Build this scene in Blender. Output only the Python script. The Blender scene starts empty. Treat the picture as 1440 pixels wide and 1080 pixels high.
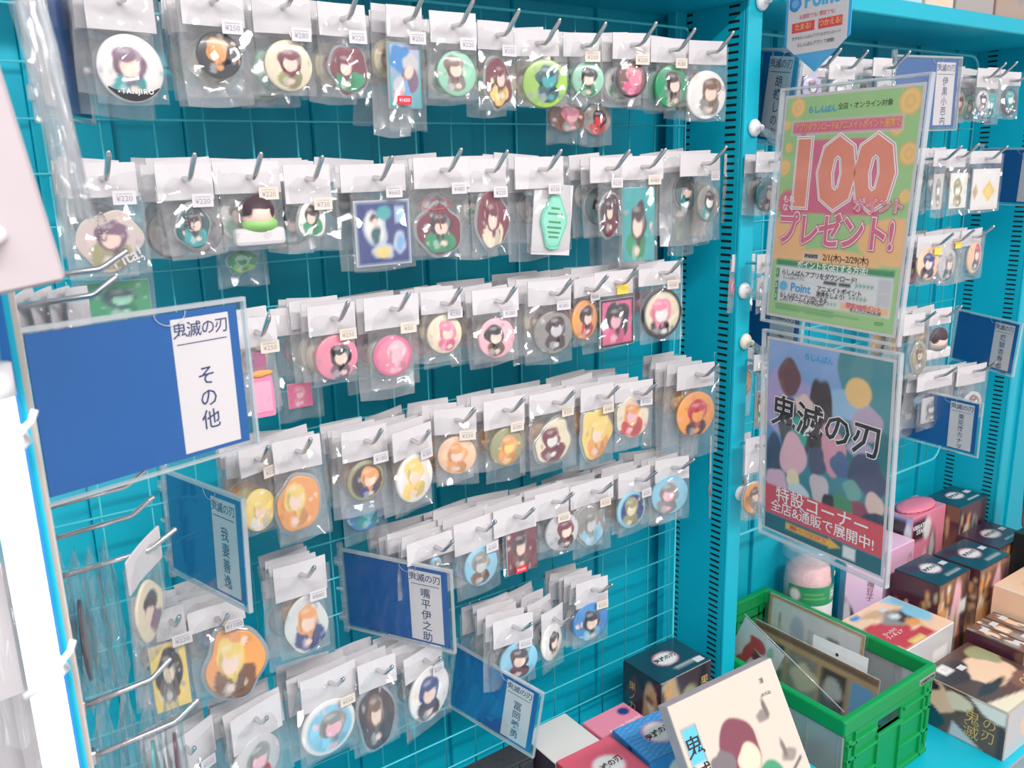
import bpy, bmesh, math, random
import numpy as np
from mathutils import Vector, Matrix

# ------------------------------------------------------------------ camera, world, lights, exposure
SC = bpy.context.scene
COL = SC.collection
ZO = 1.45                       # height of the measured reference wire above the floor
CAM = (-0.179135, -0.935815, -0.056651 + ZO)
cr = Vector((0.81301261, -0.58172964, -0.02451785)); cu = Vector((0.16134373, 0.18463056, 0.96947396)); cf = Vector((0.55944499, 0.79215036, -0.2439654))
cd = bpy.data.cameras.new('camera'); cam = bpy.data.objects.new('camera', cd); COL.objects.link(cam)
m = Matrix((cr, cu, -cf)).transposed().to_4x4(); m.translation = CAM; cam.matrix_world = m
cd.sensor_width = 36; cd.lens = 30.0; cd.clip_start = 0.02
cd.dof.use_dof = True; cd.dof.focus_distance = 1.05; cd.dof.aperture_fstop = 15
SC.camera = cam

wd = bpy.data.worlds.new('shop_light'); SC.world = wd; wd.use_nodes = True
wd.node_tree.nodes['Background'].inputs[0].default_value = (0.93, 0.95, 1.0, 1)
wd.node_tree.nodes['Background'].inputs[1].default_value = 0.62

def area(name, loc, sx, sy, power, color=(1, 0.97, 0.96), aim=None):
    l = bpy.data.lights.new(name, 'AREA'); l.shape = 'RECTANGLE'; l.size = sx; l.size_y = sy; l.energy = power; l.color = color
    o = bpy.data.objects.new(name, l); COL.objects.link(o); o.location = loc
    if aim is not None: o.rotation_euler = (Vector(aim) - Vector(loc)).to_track_quat('-Z', 'Y').to_euler()
    return o
area('ceiling_tube_light', (0.3, -1.75, 2.55), 2.4, 0.18, 50)
area('ceiling_tube_light', (2.0, -1.9, 2.55), 2.4, 0.18, 38)
area('ceiling_tube_light', (-1.2, -1.75, 2.55), 2.4, 0.18, 46)
SC.view_settings.view_transform = 'Standard'; SC.view_settings.look = 'None'; SC.view_settings.gamma = 1
SC.view_settings.use_curve_mapping = False; SC.view_settings.exposure = 0.06
SC.cycles.transparent_max_bounces = 28; SC.cycles.max_bounces = 6

rnd = random.Random(7)

# ------------------------------------------------------------------ materials
def lin(c):
    return tuple(((v/255.0)/12.92 if v <= 10 else (((v/255.0)+0.055)/1.055)**2.4) for v in c)
def mat(name, rgb, rough=0.5, metal=0.0, noise=0.04, scale=40.0, coat=0.0, spec=0.5, bump=0.0, bscale=200.0, lighten=None):
    mt = bpy.data.materials.new(name); mt.use_nodes = True; nt = mt.node_tree; b = nt.nodes['Principled BSDF']
    c = lin(rgb)
    tc = nt.nodes.new('ShaderNodeTexCoord'); nz = nt.nodes.new('ShaderNodeTexNoise'); nz.inputs['Scale'].default_value = scale
    nt.links.new(tc.outputs['Object'], nz.inputs['Vector'])
    mx = nt.nodes.new('ShaderNodeMix'); mx.data_type = 'RGBA'
    mx.inputs[6].default_value = tuple(max(0, v*(1-noise)) for v in c)+(1,); mx.inputs[7].default_value = tuple(min(1, v*(1+noise)) for v in c)+(1,)
    nt.links.new(nz.outputs['Fac'], mx.inputs[0]); nt.links.new(mx.outputs[2], b.inputs['Base Color'])
    b.inputs['Roughness'].default_value = rough; b.inputs['Metallic'].default_value = metal
    b.inputs['Coat Weight'].default_value = coat; b.inputs['Specular IOR Level'].default_value = spec
    if bump:
        n2 = nt.nodes.new('ShaderNodeTexNoise'); n2.inputs['Scale'].default_value = bscale; nt.links.new(tc.outputs['Object'], n2.inputs['Vector'])
        bp = nt.nodes.new('ShaderNodeBump'); bp.inputs['Strength'].default_value = bump; bp.inputs['Distance'].default_value = 0.002
        nt.links.new(n2.outputs['Fac'], bp.inputs['Height']); nt.links.new(bp.outputs['Normal'], b.inputs['Normal'])
    return mt
def print_mat(name, rough, coat=0.0):
    mt = bpy.data.materials.new(name); mt.use_nodes = True; nt = mt.node_tree; b = nt.nodes['Principled BSDF']
    a = nt.nodes.new('ShaderNodeAttribute'); a.attribute_name = 'Col'; nt.links.new(a.outputs['Color'], b.inputs['Base Color'])
    b.inputs['Roughness'].default_value = rough; b.inputs['Coat Weight'].default_value = coat; b.inputs['Coat Roughness'].default_value = 0.08
    return mt
def film(name, gloss, haze, tint=(1, 1, 1), rough=0.1, crinkle=0.6, scale=28.0, hazecol=(0.9, 0.9, 0.92)):
    """clear plastic film: transparent, with fresnel gloss on crinkled normals and a little milky haze"""
    mt = bpy.data.materials.new(name); mt.use_nodes = True; nt = mt.node_tree
    for n in list(nt.nodes): nt.nodes.remove(n)
    out = nt.nodes.new('ShaderNodeOutputMaterial'); tr = nt.nodes.new('ShaderNodeBsdfTransparent'); tr.inputs[0].default_value = tint+(1,)
    gl = nt.nodes.new('ShaderNodeBsdfGlossy'); gl.inputs['Roughness'].default_value = rough
    df = nt.nodes.new('ShaderNodeBsdfDiffuse'); df.inputs[0].default_value = hazecol+(1,)
    m1 = nt.nodes.new('ShaderNodeMixShader'); m1.inputs[0].default_value = haze
    nt.links.new(tr.outputs[0], m1.inputs[1]); nt.links.new(df.outputs[0], m1.inputs[2])
    fr = nt.nodes.new('ShaderNodeLayerWeight'); fr.inputs['Blend'].default_value = 0.25
    ma = nt.nodes.new('ShaderNodeMath'); ma.operation = 'MULTIPLY_ADD'; ma.inputs[1].default_value = 0.22; ma.inputs[2].default_value = gloss
    nt.links.new(fr.outputs['Fresnel'], ma.inputs[0])
    m2 = nt.nodes.new('ShaderNodeMixShader'); nt.links.new(ma.outputs[0], m2.inputs[0])
    nt.links.new(m1.outputs[0], m2.inputs[1]); nt.links.new(gl.outputs[0], m2.inputs[2]); nt.links.new(m2.outputs[0], out.inputs[0])
    if crinkle:
        tc = nt.nodes.new('ShaderNodeTexCoord'); oi = nt.nodes.new('ShaderNodeObjectInfo')
        vm = nt.nodes.new('ShaderNodeVectorMath'); vm.operation = 'ADD'; cx = nt.nodes.new('ShaderNodeCombineXYZ')
        mu = nt.nodes.new('ShaderNodeMath'); mu.operation = 'MULTIPLY'; mu.inputs[1].default_value = 9.0
        nt.links.new(oi.outputs['Random'], mu.inputs[0]); nt.links.new(mu.outputs[0], cx.inputs[0]); nt.links.new(mu.outputs[0], cx.inputs[2])
        nt.links.new(tc.outputs['Object'], vm.inputs[0]); nt.links.new(cx.outputs[0], vm.inputs[1])
        nz = nt.nodes.new('ShaderNodeTexNoise'); nz.inputs['Scale'].default_value = scale*.6; nz.inputs['Detail'].default_value = 2.0
        nt.links.new(vm.outputs[0], nz.inputs['Vector'])
        sc1 = nt.nodes.new('ShaderNodeVectorMath'); sc1.operation = 'SCALE'; sc1.inputs['Scale'].default_value = 1.3/scale; nt.links.new(nz.outputs['Color'], sc1.inputs[0])
        ad1 = nt.nodes.new('ShaderNodeVectorMath'); ad1.operation = 'ADD'; nt.links.new(vm.outputs[0], ad1.inputs[0]); nt.links.new(sc1.outputs[0], ad1.inputs[1])
        vo = nt.nodes.new('ShaderNodeTexVoronoi'); vo.inputs['Scale'].default_value = scale; nt.links.new(ad1.outputs[0], vo.inputs['Vector'])
        sb = nt.nodes.new('ShaderNodeVectorMath'); sb.operation = 'SUBTRACT'; sb.inputs[1].default_value = (.5, .5, .5); nt.links.new(vo.outputs['Color'], sb.inputs[0])
        sc2 = nt.nodes.new('ShaderNodeVectorMath'); sc2.operation = 'SCALE'; sc2.inputs['Scale'].default_value = crinkle; nt.links.new(sb.outputs[0], sc2.inputs[0])
        ge = nt.nodes.new('ShaderNodeNewGeometry'); ad2 = nt.nodes.new('ShaderNodeVectorMath'); ad2.operation = 'ADD'; nt.links.new(ge.outputs['Normal'], ad2.inputs[0]); nt.links.new(sc2.outputs[0], ad2.inputs[1])
        no = nt.nodes.new('ShaderNodeVectorMath'); no.operation = 'NORMALIZE'; nt.links.new(ad2.outputs[0], no.inputs[0]); nt.links.new(no.outputs[0], gl.inputs['Normal'])
    return mt
M = {
 'teal': mat('teal_painted_steel', (8, 181, 204), 0.42, noise=0.03),
 'wire': mat('teal_painted_wire', (84, 206, 220), 0.35),
 'wirepale': mat('pale_painted_wire', (92, 204, 218), 0.35),
 'slot': mat('dark_slot', (8, 14, 20), 0.8),
 'paper': mat('white_paper', (216, 211, 213), 0.55, noise=0.015),
 'paper2': mat('cream_paper', (226, 212, 196), 0.55, noise=0.015),
 'kraft': mat('grey_card', (205, 198, 200), 0.6, noise=0.03),
 'chrome': mat('chrome_steel', (214, 212, 214), 0.26, 1.0, noise=0.03),
 'blue': mat('blue_card', (6, 90, 160), 0.4, noise=0.05, scale=18),
 'ink': mat('navy_ink', (36, 58, 104), 0.6),
 'black': mat('black_ink', (44, 40, 46), 0.6),
 'price': mat('price_ink', (150, 150, 165), 0.6),
 'red': mat('red_ink', (222, 74, 88), 0.5), 'pink': mat('pink_ink', (226, 116, 144), 0.5), 'white': mat('white_ink', (250, 248, 248), 0.5),
 'cyan': mat('sky_blue_ink', (60, 168, 222), 0.5), 'orange': mat('orange_ink', (250, 186, 110), 0.5), 'green': mat('green_ink', (48, 150, 92), 0.5), 'maroon': mat('maroon_ink', (120, 40, 60), 0.5),
 'gold': mat('gold_ink', (214, 176, 110), 0.4),
 'crate': mat('green_crate_plastic', (10, 150, 78), 0.38, noise=0.04),
 'magnet': mat('white_magnet_plastic', (240, 236, 236), 0.35), 'magnet2': mat('ivory_magnet_plastic', (240, 232, 214), 0.35),
 'dark': mat('dark_woven_fabric', (58, 62, 66), 0.8, noise=0.35, scale=160, bump=0.6, bscale=300),
 'floor': mat('grey_floor_tile', (168, 162, 158), 0.4, noise=0.05, scale=6), 'wall': mat('white_wall', (226, 222, 220), 0.7),
 'board': mat('grey_white_board', (186, 174, 178), 0.6), 'beige': mat('beige_strip', (196, 178, 168), 0.5), 'tie': mat('white_nylon', (242, 240, 242), 0.4), 'bluestrip': mat('blue_strip', (20, 104, 176), 0.4),
 'print': print_mat('glossy_print', 0.3, 0.5), 'matte': print_mat('matte_print', 0.5), 'rubber': print_mat('rubber_print', 0.6),
 'bag': film('clear_bag_film', 0.07, 0.06, rough=0.09, crinkle=1.0, scale=6.0),
 'bagback': film('clear_bag_film_behind', 0.06, 0.16, rough=0.1, crinkle=0.9, scale=5.0, hazecol=(.78,.78,.8)),
 'sleeve': film('clear_sleeve', 0.012, 0.006, rough=0.08, crinkle=0.05, scale=30.0),
 'acrylic': film('clear_acrylic', 0.01, 0.006, tint=(0.985, 0.99, 0.99), rough=0.05, crinkle=0.0),
 'acrylic_edge': film('acrylic_edge', 0.12, 0.32, tint=(0.9, 0.93, 0.95), rough=0.1, crinkle=0.0),
 'clip': film('clear_hinge_plastic', 0.14, 0.16, tint=(0.9, 0.95, 0.97), rough=0.1, crinkle=0.8, scale=260.0),
 'cratewall': film('translucent_crate_wall', 0.05, 0.4, tint=(0.9, 0.92, 0.94), rough=0.3, crinkle=0.1, scale=20, hazecol=(0.6, 0.64, 0.68)),
 'thick': film('thick_clear_plastic', 0.09, 0.36, rough=0.12, crinkle=0.9, scale=5.0, hazecol=(0.72, 0.7, 0.74)),
 'wrap': film('clear_wrap_film', 0.04, 0.015, rough=0.09, crinkle=0.8, scale=60.0),
}
led = bpy.data.materials.new('led_tube_glow'); led.use_nodes = True
lb = led.node_tree.nodes['Principled BSDF']; lb.inputs['Emission Color'].default_value = (0.9, 0.95, 1, 1); lb.inputs['Emission Strength'].default_value = 4.0; M['led'] = led

# ------------------------------------------------------------------ palette for prints
PAL = {k: lin(v) for k, v in dict(W=(240,236,232), DK=(72,52,62), MAR=(124,48,66), SKIN=(248,218,202), GRN=(46,152,104), MINT=(158,216,188), LIME=(166,206,92), TEAL=(64,170,172),
 DTL=(38,92,98), PNK=(240,142,166), LPK=(248,190,202), MAG=(232,104,150), ORG=(240,164,96), YEL=(244,214,122), GRY=(150,146,142), LGY=(206,204,206), BLU=(58,140,206), LBL=(142,204,228),
 BRN=(126,90,74), CRM=(236,222,194), BLK=(40,36,44), PUR=(128,92,118), RED=(206,62,72), OLV=(164,160,116), NVY=(44,60,128), LIL=(198,188,222), LPC=(250,206,172), LGR=(150,206,120),
 SIL=(196,206,220), MIX=(214,196,190), CLR=(222,224,220), TAN=(206,168,124), WINE=(84,40,56), PLUM=(66,38,62), DSEA=(30,70,84), SKY=(120,178,226), LILP=(230,200,226)).items()}
def C(k): return PAL[k] if isinstance(k, str) else k

# ------------------------------------------------------------------ print painting (flat colour shapes evaluated on the mesh points)
def wob(seed, n=5, amp=0.18):
    r = random.Random(seed); t = [(r.uniform(-1, 1)*amp/(k**0.6), r.uniform(0, 6.28)) for k in range(1, n+1)]
    return lambda th: 1+sum(a*np.cos((k+1)*th+p) for k, (a, p) in enumerate(t))
def paint(x, y, bg, shapes, soft=0.03):
    c = np.tile(np.array(C(bg), float), (len(x), 1))
    for s in shapes:
        k = s[0]
        if k == 'e':
            _, cx, cy, rx, ry, ro, col = s; dx = x-cx; dy = y-cy; a = dx*math.cos(ro)+dy*math.sin(ro); b = -dx*math.sin(ro)+dy*math.cos(ro)
            d = np.hypot(a/rx, b/ry)-1; d = d*min(rx, ry)
        elif k == 'b':
            _, cx, cy, rx, ry, seed, col = s; dx = (x-cx)/rx; dy = (y-cy)/ry; d = (np.hypot(dx, dy)-wob(seed)(np.arctan2(dy, dx)))*min(rx, ry)
        elif k == 'r':
            _, x0, y0, x1, y1, col = s; d = np.maximum(np.maximum(x0-x, x-x1), np.maximum(y0-y, y-y1))
        elif k == 'ring':
            _, r0, r1, col = s; rr = np.hypot(x, y); d = np.maximum(r0-rr, rr-r1)
        elif k == 'fr':
            _, wx, wy, col = s; d = -np.minimum((1-np.abs(x))-wx, (1-np.abs(y))-wy); d = np.where(d > 0, -1.0, d*-1.0)
        elif k == 'di':
            _, cx, cy, rx, ry, col = s; d = (np.abs(x-cx)/rx+np.abs(y-cy)/ry-1)*min(rx, ry)
        elif k == 'g':
            _, y0, y1, ca, cb = s; t = np.clip((y-y0)/(y1-y0), 0, 1)[:, None]; mk = ((y >= min(y0, y1)) & (y <= max(y0, y1)))[:, None]
            c = np.where(mk, np.array(C(ca))*(1-t)+np.array(C(cb))*t, c); continue
        elif k == 'line':
            _, x0, y0, x1, y1, w, col = s; L = max(1e-6, math.hypot(x1-x0, y1-y0)); t = np.clip(((x-x0)*(x1-x0)+(y-y0)*(y1-y0))/L/L, 0, 1); d = np.hypot(x-(x0+t*(x1-x0)), y-(y0+t*(y1-y0)))-w
        elif k == 'sc':
            _, n, seed, r0, r1, cols, box = s; rr = random.Random(seed); sub = []
            for i in range(n): sub.append(('b', rr.uniform(box[0], box[2]), rr.uniform(box[1], box[3]), rr.uniform(r0, r1), rr.uniform(r0, r1), rr.random()*1e6, rr.choice(cols)))
            c = paint_over(x, y, c, sub, soft); continue
        elif k == 'py':
            _, pts, col = s; inside = np.zeros(len(x), bool); n = len(pts); d = np.full(len(x), 1e9)
            for i in range(n):
                ax, ay = pts[i]; bx, by = pts[(i+1) % n]
                cond = ((ay > y) != (by > y)) & (x < (bx-ax)*(y-ay)/((by-ay) if by != ay else 1e-9)+ax); inside ^= cond
                L = max(1e-9, (bx-ax)**2+(by-ay)**2); t = np.clip(((x-ax)*(bx-ax)+(y-ay)*(by-ay))/L, 0, 1); d = np.minimum(d, np.hypot(x-ax-t*(bx-ax), y-ay-t*(by-ay)))
            d = np.where(inside, -d, d)
        mk = np.clip(0.5-d/soft, 0, 1)[:, None]
        c = c*(1-mk)+np.array(C(col))*mk
    return c
def paint_over(x, y, c0, shapes, soft):
    a = paint(x, y, (0, 0, 0), [], soft)*0
    for s in shapes:
        _, cx, cy, rx, ry, seed, col = s; dx = (x-cx)/rx; dy = (y-cy)/ry; d = (np.hypot(dx, dy)-wob(seed)(np.arctan2(dy, dx)))*min(rx, ry)
        mk = np.clip(0.5-d/soft, 0, 1)[:, None]; c0 = c0*(1-mk)+np.array(C(col))*mk
    return c0
def motif(pal, opts, seed):
    """generic abstract print: an irregular dark patch, a pale oval and a lower patch in the item's colours (no figure, no face)"""
    r = random.Random(seed); bg, a, b, c = pal
    ox, oy = r.uniform(-.16, .16), r.uniform(-.02, .18); t = r.uniform(-.5, .5)
    def tone(k, f): v = C(k); return tuple(min(1, x_*f) for x_ in v) if f < 1 else tuple(1-(1-x_)/f for x_ in v)
    s = [('sc', 9, seed+17, .05, .13, [tone(c, 1.5), tone(bg, .8), tone(b, .95), tone(a, 1.6)], (-.95, -.9, .95, .9))]
    s += [('b', ox-.1+t*.3, oy-.55, .46, .42, seed+1, c), ('b', ox+.18, oy-.6, .3, .34, seed+5, tone(c, .75)), ('b', ox-.2, oy-.75, .16, .2, seed+11, tone(c, 1.5)), ('b', ox, oy+.12, .5, .5, seed+2, a), ('b', ox-.25*t, oy-.12, .14, .5, seed+9, a), ('b', ox+.26, oy+.2, .16, .3, seed+12, tone(a, 1.25)), ('b', ox-.32, oy+.02, .1, .3, seed+13, tone(a, .7)),
         ('e', ox+t*.12, oy-.04, .3, .3, t, b), ('b', ox+.05-t*.2, oy+.3, .34, .2, seed+3, a), ('b', ox-.1, oy+.42, .2, .08, seed+14, tone(a, 1.35)), ('b', ox+.4*t, oy-.72, .16, .12, seed+4, b), ('b', ox+.1, oy-.42, .07, .12, seed+15, tone(a, .8))]
    if 'ring' in opts: s += [('ring', .84, 1.2, {'BRN': 'DK', 'PNK': 'MAG', 'CRM': 'BLK', 'DK': 'OLV', 'NVY': 'LBL', 'LBL': 'W', 'DTL': 'DK'}.get(bg, 'DK'))]
    return s

# ------------------------------------------------------------------ mesh helpers
def link(name, me, mt, parent=None, loc=(0, 0, 0), rot=None, label=None):
    o = bpy.data.objects.new(name, me); COL.objects.link(o)
    if mt is not None and len(me.materials) == 0: me.materials.append(M[mt] if isinstance(mt, str) else mt)
    o.location = loc
    if parent is not None: o.parent = parent
    else: o.location = (loc[0], loc[1], loc[2]+ZO)
    if rot: o.rotation_mode = 'YXZ'; o.rotation_euler = rot
    if label: o['label'] = label
    return o
def thing(name, label, cat, loc=(0, 0, 0), rot=None, group=None):
    o = bpy.data.objects.new(name, None); COL.objects.link(o); o.empty_display_size = 0.02
    o.location = (loc[0], loc[1], loc[2]+ZO)
    if rot: o.rotation_mode = 'YXZ'; o.rotation_euler = rot
    o['label'] = label; o['category'] = cat
    if group: o['group'] = group
    return o
def tag(o, label, cat, group=None):
    o['label'] = label; o['category'] = cat
    if group: o['group'] = group
    return o
def boxes(name, bl, bev=0.0, seg=1):
    """several axis-aligned boxes (x0,y0,z0,x1,y1,z1) as one mesh"""
    bm = bmesh.new()
    for b in bl:
        x0, y0, z0, x1, y1, z1 = b
        v = [bm.verts.new(p) for p in ((x0,y0,z0),(x1,y0,z0),(x1,y1,z0),(x0,y1,z0),(x0,y0,z1),(x1,y0,z1),(x1,y1,z1),(x0,y1,z1))]
        for f in ((3,2,1,0),(4,5,6,7),(0,1,5,4),(1,2,6,5),(2,3,7,6),(3,0,4,7)): bm.faces.new([v[i] for i in f])
    if bev: bmesh.ops.bevel(bm, geom=bm.edges[:], offset=bev, segments=seg, affect='EDGES', profile=0.5)
    me = bpy.data.meshes.new(name); bm.to_mesh(me); bm.free()
    return me
def box(name, x0, y0, z0, x1, y1, z1, bev=0.0, seg=1): return boxes(name, [(x0,y0,z0,x1,y1,z1)], bev, seg)
def prism(name, pts, y0, y1):
    """outline in x,z extruded from y0 (front) to y1"""
    bm = bmesh.new(); a = [bm.verts.new((p[0], y0, p[1])) for p in pts]; b = [bm.verts.new((p[0], y1, p[1])) for p in pts]; n = len(pts)
    bm.faces.new(a); bm.faces.new(b[::-1])
    for i in range(n): bm.faces.new((a[i], b[i], b[(i+1) % n], a[(i+1) % n]))
    bmesh.ops.recalc_face_normals(bm, faces=bm.faces[:])
    me = bpy.data.meshes.new(name); bm.to_mesh(me); bm.free(); return me
def tube(name, pts, r, seg=8, cap=True, smooth=True):
    pts = [Vector(p) for p in pts]; bm = bmesh.new(); rings = []
    for i, p in enumerate(pts):
        t = (pts[min(i+1, len(pts)-1)]-pts[max(i-1, 0)]).normalized()
        u = t.cross(Vector((0, 0, 1))); u = u.normalized() if u.length > 1e-4 else Vector((1, 0, 0)); w = u.cross(t)
        rr = r[i] if isinstance(r, (list, tuple)) else r
        rings.append([bm.verts.new(p+(u*math.cos(a)+w*math.sin(a))*rr) for a in [6.28318*k/seg for k in range(seg)]])
    for i in range(len(rings)-1):
        for k in range(seg): bm.faces.new((rings[i][k], rings[i][(k+1) % seg], rings[i+1][(k+1) % seg], rings[i+1][k]))
    if cap: bm.faces.new(rings[0][::-1]); bm.faces.new(rings[-1])
    for f in bm.faces: f.smooth = smooth
    bmesh.ops.recalc_face_normals(bm, faces=bm.faces[:])
    me = bpy.data.meshes.new(name); bm.to_mesh(me); bm.free(); return me
def raw(name, V, F, cols=None, smooth=False):
    me = bpy.data.meshes.new(name); me.from_pydata([tuple(v) for v in V], [], F)
    if cols is not None:
        ca = me.color_attributes.new('Col', 'FLOAT_COLOR', 'POINT'); buf = np.ones((len(V), 4)); buf[:, :3] = cols; ca.data.foreach_set('color', buf.ravel())
    if smooth: me.polygons.foreach_set('use_smooth', [True]*len(me.polygons))
    me.update(); return me
def patch(name, w, h, art, n=40, plane='xz', soft=None):
    """flat printed rectangle centred on the origin; plane xz faces -y, xy faces +z, yz faces -x (its right is -y)"""
    bg, shapes = art; nx = n; ny = max(4, int(n*h/w)) if h < w*3 else n*2
    gx, gy = np.meshgrid(np.linspace(-1, 1, nx+1), np.linspace(-1, 1, ny+1)); x = gx.ravel(); y = gy.ravel()
    c = paint(x, y, bg, shapes, soft or 2.4/nx)
    z0 = np.zeros_like(x)
    V = {'xz': np.stack([x*w/2, z0, y*h/2], 1), 'xy': np.stack([x*w/2, y*h/2, z0], 1), 'yz': np.stack([z0, -x*w/2, y*h/2], 1)}[plane]
    F = [(j*(nx+1)+i, j*(nx+1)+i+1, (j+1)*(nx+1)+i+1, (j+1)*(nx+1)+i) for j in range(ny) for i in range(nx)]
    return raw(name, V, F, c)
def polar(name, w, h, art, outline=None, rings=18, seg=52, dome=0.0025, th=0.004, edge=None, soft=0.05):
    """printed disc or irregular flat piece: front towards -y, rounded over to a back face"""
    bg, shapes = art; th_ = np.linspace(0, 2*math.pi, seg, endpoint=False); ro = np.ones(seg) if outline is None else outline(th_)
    V = [(0, -dome, 0)]; U = [(0, 0)]
    for k in range(1, rings+1):
        f = k/rings
        for a, r in zip(th_, ro): V.append((f*r*math.cos(a)*w/2, -dome*(1-f**2.2), f*r*math.sin(a)*h/2)); U.append((f*r*math.cos(a), f*r*math.sin(a)))
    F = [(0, 1+(i+1) % seg, 1+i) for i in range(seg)]
    for k in range(rings-1):
        o = 1+k*seg
        for i in range(seg): F.append((o+i, o+(i+1) % seg, o+seg+(i+1) % seg, o+seg+i))
    o = 1+(rings-1)*seg; nb = len(V)
    for a, r in zip(th_, ro): V.append((r*math.cos(a)*w/2*1.01, th, r*math.sin(a)*h/2*1.01)); U.append((r*math.cos(a), r*math.sin(a)))
    for i in range(seg): F.append((o+i, o+(i+1) % seg, nb+(i+1) % seg, nb+i))
    F.append(tuple(nb+i for i in range(seg)))
    U = np.array(U); c = paint(U[:, 0], U[:, 1], bg, shapes, soft)
    if edge is not None: c[nb:] = C(edge)
    F = [f[::-1] for f in F]
    return raw(name, V, F, c, smooth=True)
TXT = {}
def text_mesh(s, size=0.01, bold=0.0, spacing=1.0, line=1.0, align='CENTER', shear=0.0):
    key = (s, round(size, 5), bold, spacing, line, align, shear)
    if key in TXT: return TXT[key]
    cu_ = bpy.data.curves.new('lettering', 'FONT'); cu_.body = s; cu_.size = size; cu_.align_x = align; cu_.align_y = 'CENTER'
    cu_.offset = bold*size; cu_.space_character = spacing; cu_.space_line = line; cu_.resolution_u = 2; cu_.shear = shear; cu_.fill_mode = 'FRONT'
    o = bpy.data.objects.new('lettering_tmp', cu_); COL.objects.link(o)
    dg = bpy.context.evaluated_depsgraph_get(); me = bpy.data.meshes.new_from_object(o.evaluated_get(dg)); me.materials.clear()
    bpy.data.objects.remove(o); bpy.data.curves.remove(cu_)
    # stand it up: text x,y -> x,z, facing -y
    n = len(me.vertices); co = np.empty(n*3); me.vertices.foreach_get('co', co); co = co.reshape(-1, 3); co = np.stack([co[:, 0], co[:, 2]*0, co[:, 1]], 1); me.vertices.foreach_set('co', co.ravel()); me.update()
    TXT[key] = me; return me
def text(s, size, mt, parent, loc, bold=0.0, spacing=1.0, line=1.0, align='CENTER', shear=0.0, rot=None, name='lettering', squeeze=None):
    me = text_mesh(s, size, bold, spacing, line, align, shear)
    me2 = me.copy() if len(me.materials) and me.materials[0] != M[mt] else me
    if me2 is not me: me2.materials.clear()
    o = link(name, me2, mt, parent, loc, rot)
    if squeeze: o.scale = (squeeze[0], 1, squeeze[1])
    return o
def vert(s): return '\n'.join(s)

# ------------------------------------------------------------------ the setting
def structure(name, me, mt, loc=(0, 0, 0)):
    o = link(name, me, mt, None, loc); o['kind'] = 'structure'; return o
structure('floor', box('floor', -3, -3.2, -ZO-0.05, 4, 0.3, -ZO), 'floor')
structure('wall_back', box('wall_back', -3, 0.16, -ZO, 4, 0.26, 1.25), 'wall')
structure('ceiling', box('ceiling', -3, -3.2, 1.25, 4, 0.3, 1.3), 'wall')
# ------------------------------------------------------------------ shelving fixture
def fixture(name, label, cat, parts, loc=(0, 0, 0), mt='teal'):
    t = thing(name, label, cat, loc)
    for nm, me, mm in parts: link(nm, me, mm or mt, t)
    return t
# corrugated back panels, strip by strip
def back_panel(x0, x1, z0, z1, label):
    t = thing('back_panel', label, 'back panel', (x0, 0.09, z0)); w = 0.0775; n = int(round((x1-x0)/w)); w = (x1-x0)/n
    ma = box('panel_strip', 0, -0.012, 0, w-0.0002, 0.012, z1-z0, 0.0012); mb = box('panel_strip', 0, -0.004, 0, w-0.0002, 0.012, z1-z0, 0.0012)
    for i in range(n): link('panel_strip', ma if i % 2 else mb, 'teal', t, (i*w, 0, 0))
    return t
back_panel(-0.125, 0.86, -1.3, 0.3, 'teal corrugated steel back panel behind the wire grid full of badges')
back_panel(0.892, 1.80, -1.3, 0.3, 'teal corrugated steel back panel behind the pale wire grid and boxes')
back_panel(1.832, 2.6, -1.3, 0.3, 'teal corrugated steel back panel past the slotted end panel')
back_panel(-0.9, -0.125, -1.3, 0.3, 'teal corrugated steel back panel beyond the strip light post')
slot_me = box('slot', -0.0004, -0.010, -0.0018, 0.004, 0.010, 0.0018)
def divider(x0, x1, label, cols=(-0.046, 0.045), z0=-0.99, z1=0.36):
    t = thing('shelf_divider', label, 'shelf divider', (x0, 0, -1.3))
    link('side_panel', box('side_panel', 0, -0.066, 0, x1-x0, 0.10, z1+1.3, 0.002), 'teal', t)
    link('front_flange', box('front_flange', -0.0005, -0.072, 0, x1-x0+0.0005, -0.064, z1+1.3, 0.003, 2), 'teal', t)
    n = int((0.165-z0)/0.0105)
    for c in cols:
        for i in range(n): link('slot', slot_me, 'slot', t, (0, c, 1.3+0.164-i*0.0105))
    return t
divider(0.86, 0.892, 'teal steel divider with slots standing between the two bays')
divider(1.80, 1.832, 'teal slotted steel panel closing the box bay at its far end')
tag(link('rear_post', box('rear_post', 0, 0, 0, 0.024, 0.02, 1.5, 0.002), 'teal', None, (0.836, 0.045, -1.3)), 'narrow teal post in the corner behind the wire grid', 'post')
def shelf(x0, x1, y0, zt, th, label, lip=0.0):
    t = thing('shelf_board', label, 'shelf', (x0, y0, zt-th))
    link('board', box('board', 0.001, 0, 0, x1-x0-0.001, 0.077-y0, th, 0.002), 'teal', t)
    link('front_lip', box('front_lip', 0.001, -0.003, -lip, x1-x0-0.001, 0.004, th, 0.002), 'teal', t)
    return t
shelf(-0.125, 0.86, -0.085, 0.19, 0.022, 'teal shelf board above the topmost row of badges')
shelf(0.892, 1.80, -0.105, 0.19, 0.026, 'teal shelf board above the far bay carrying picture books')
shelf(-0.125, 0.86, -0.43, -0.975, 0.03, 'teal bottom shelf under the badges with small cartons on it', 0.03)
b2 = shelf(0.892, 1.80, -0.385, -1.08, 0.03, 'bright teal bottom shelf carrying the green crate and figure cartons', 0.03)
link('price_rail', box('price_rail', 0.002, -0.006, -0.02, 0.9, -0.003, 0.0298, 0.001), 'acrylic_edge', b2, (0, 0, 0), None, 'clear plastic price rail')
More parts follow.
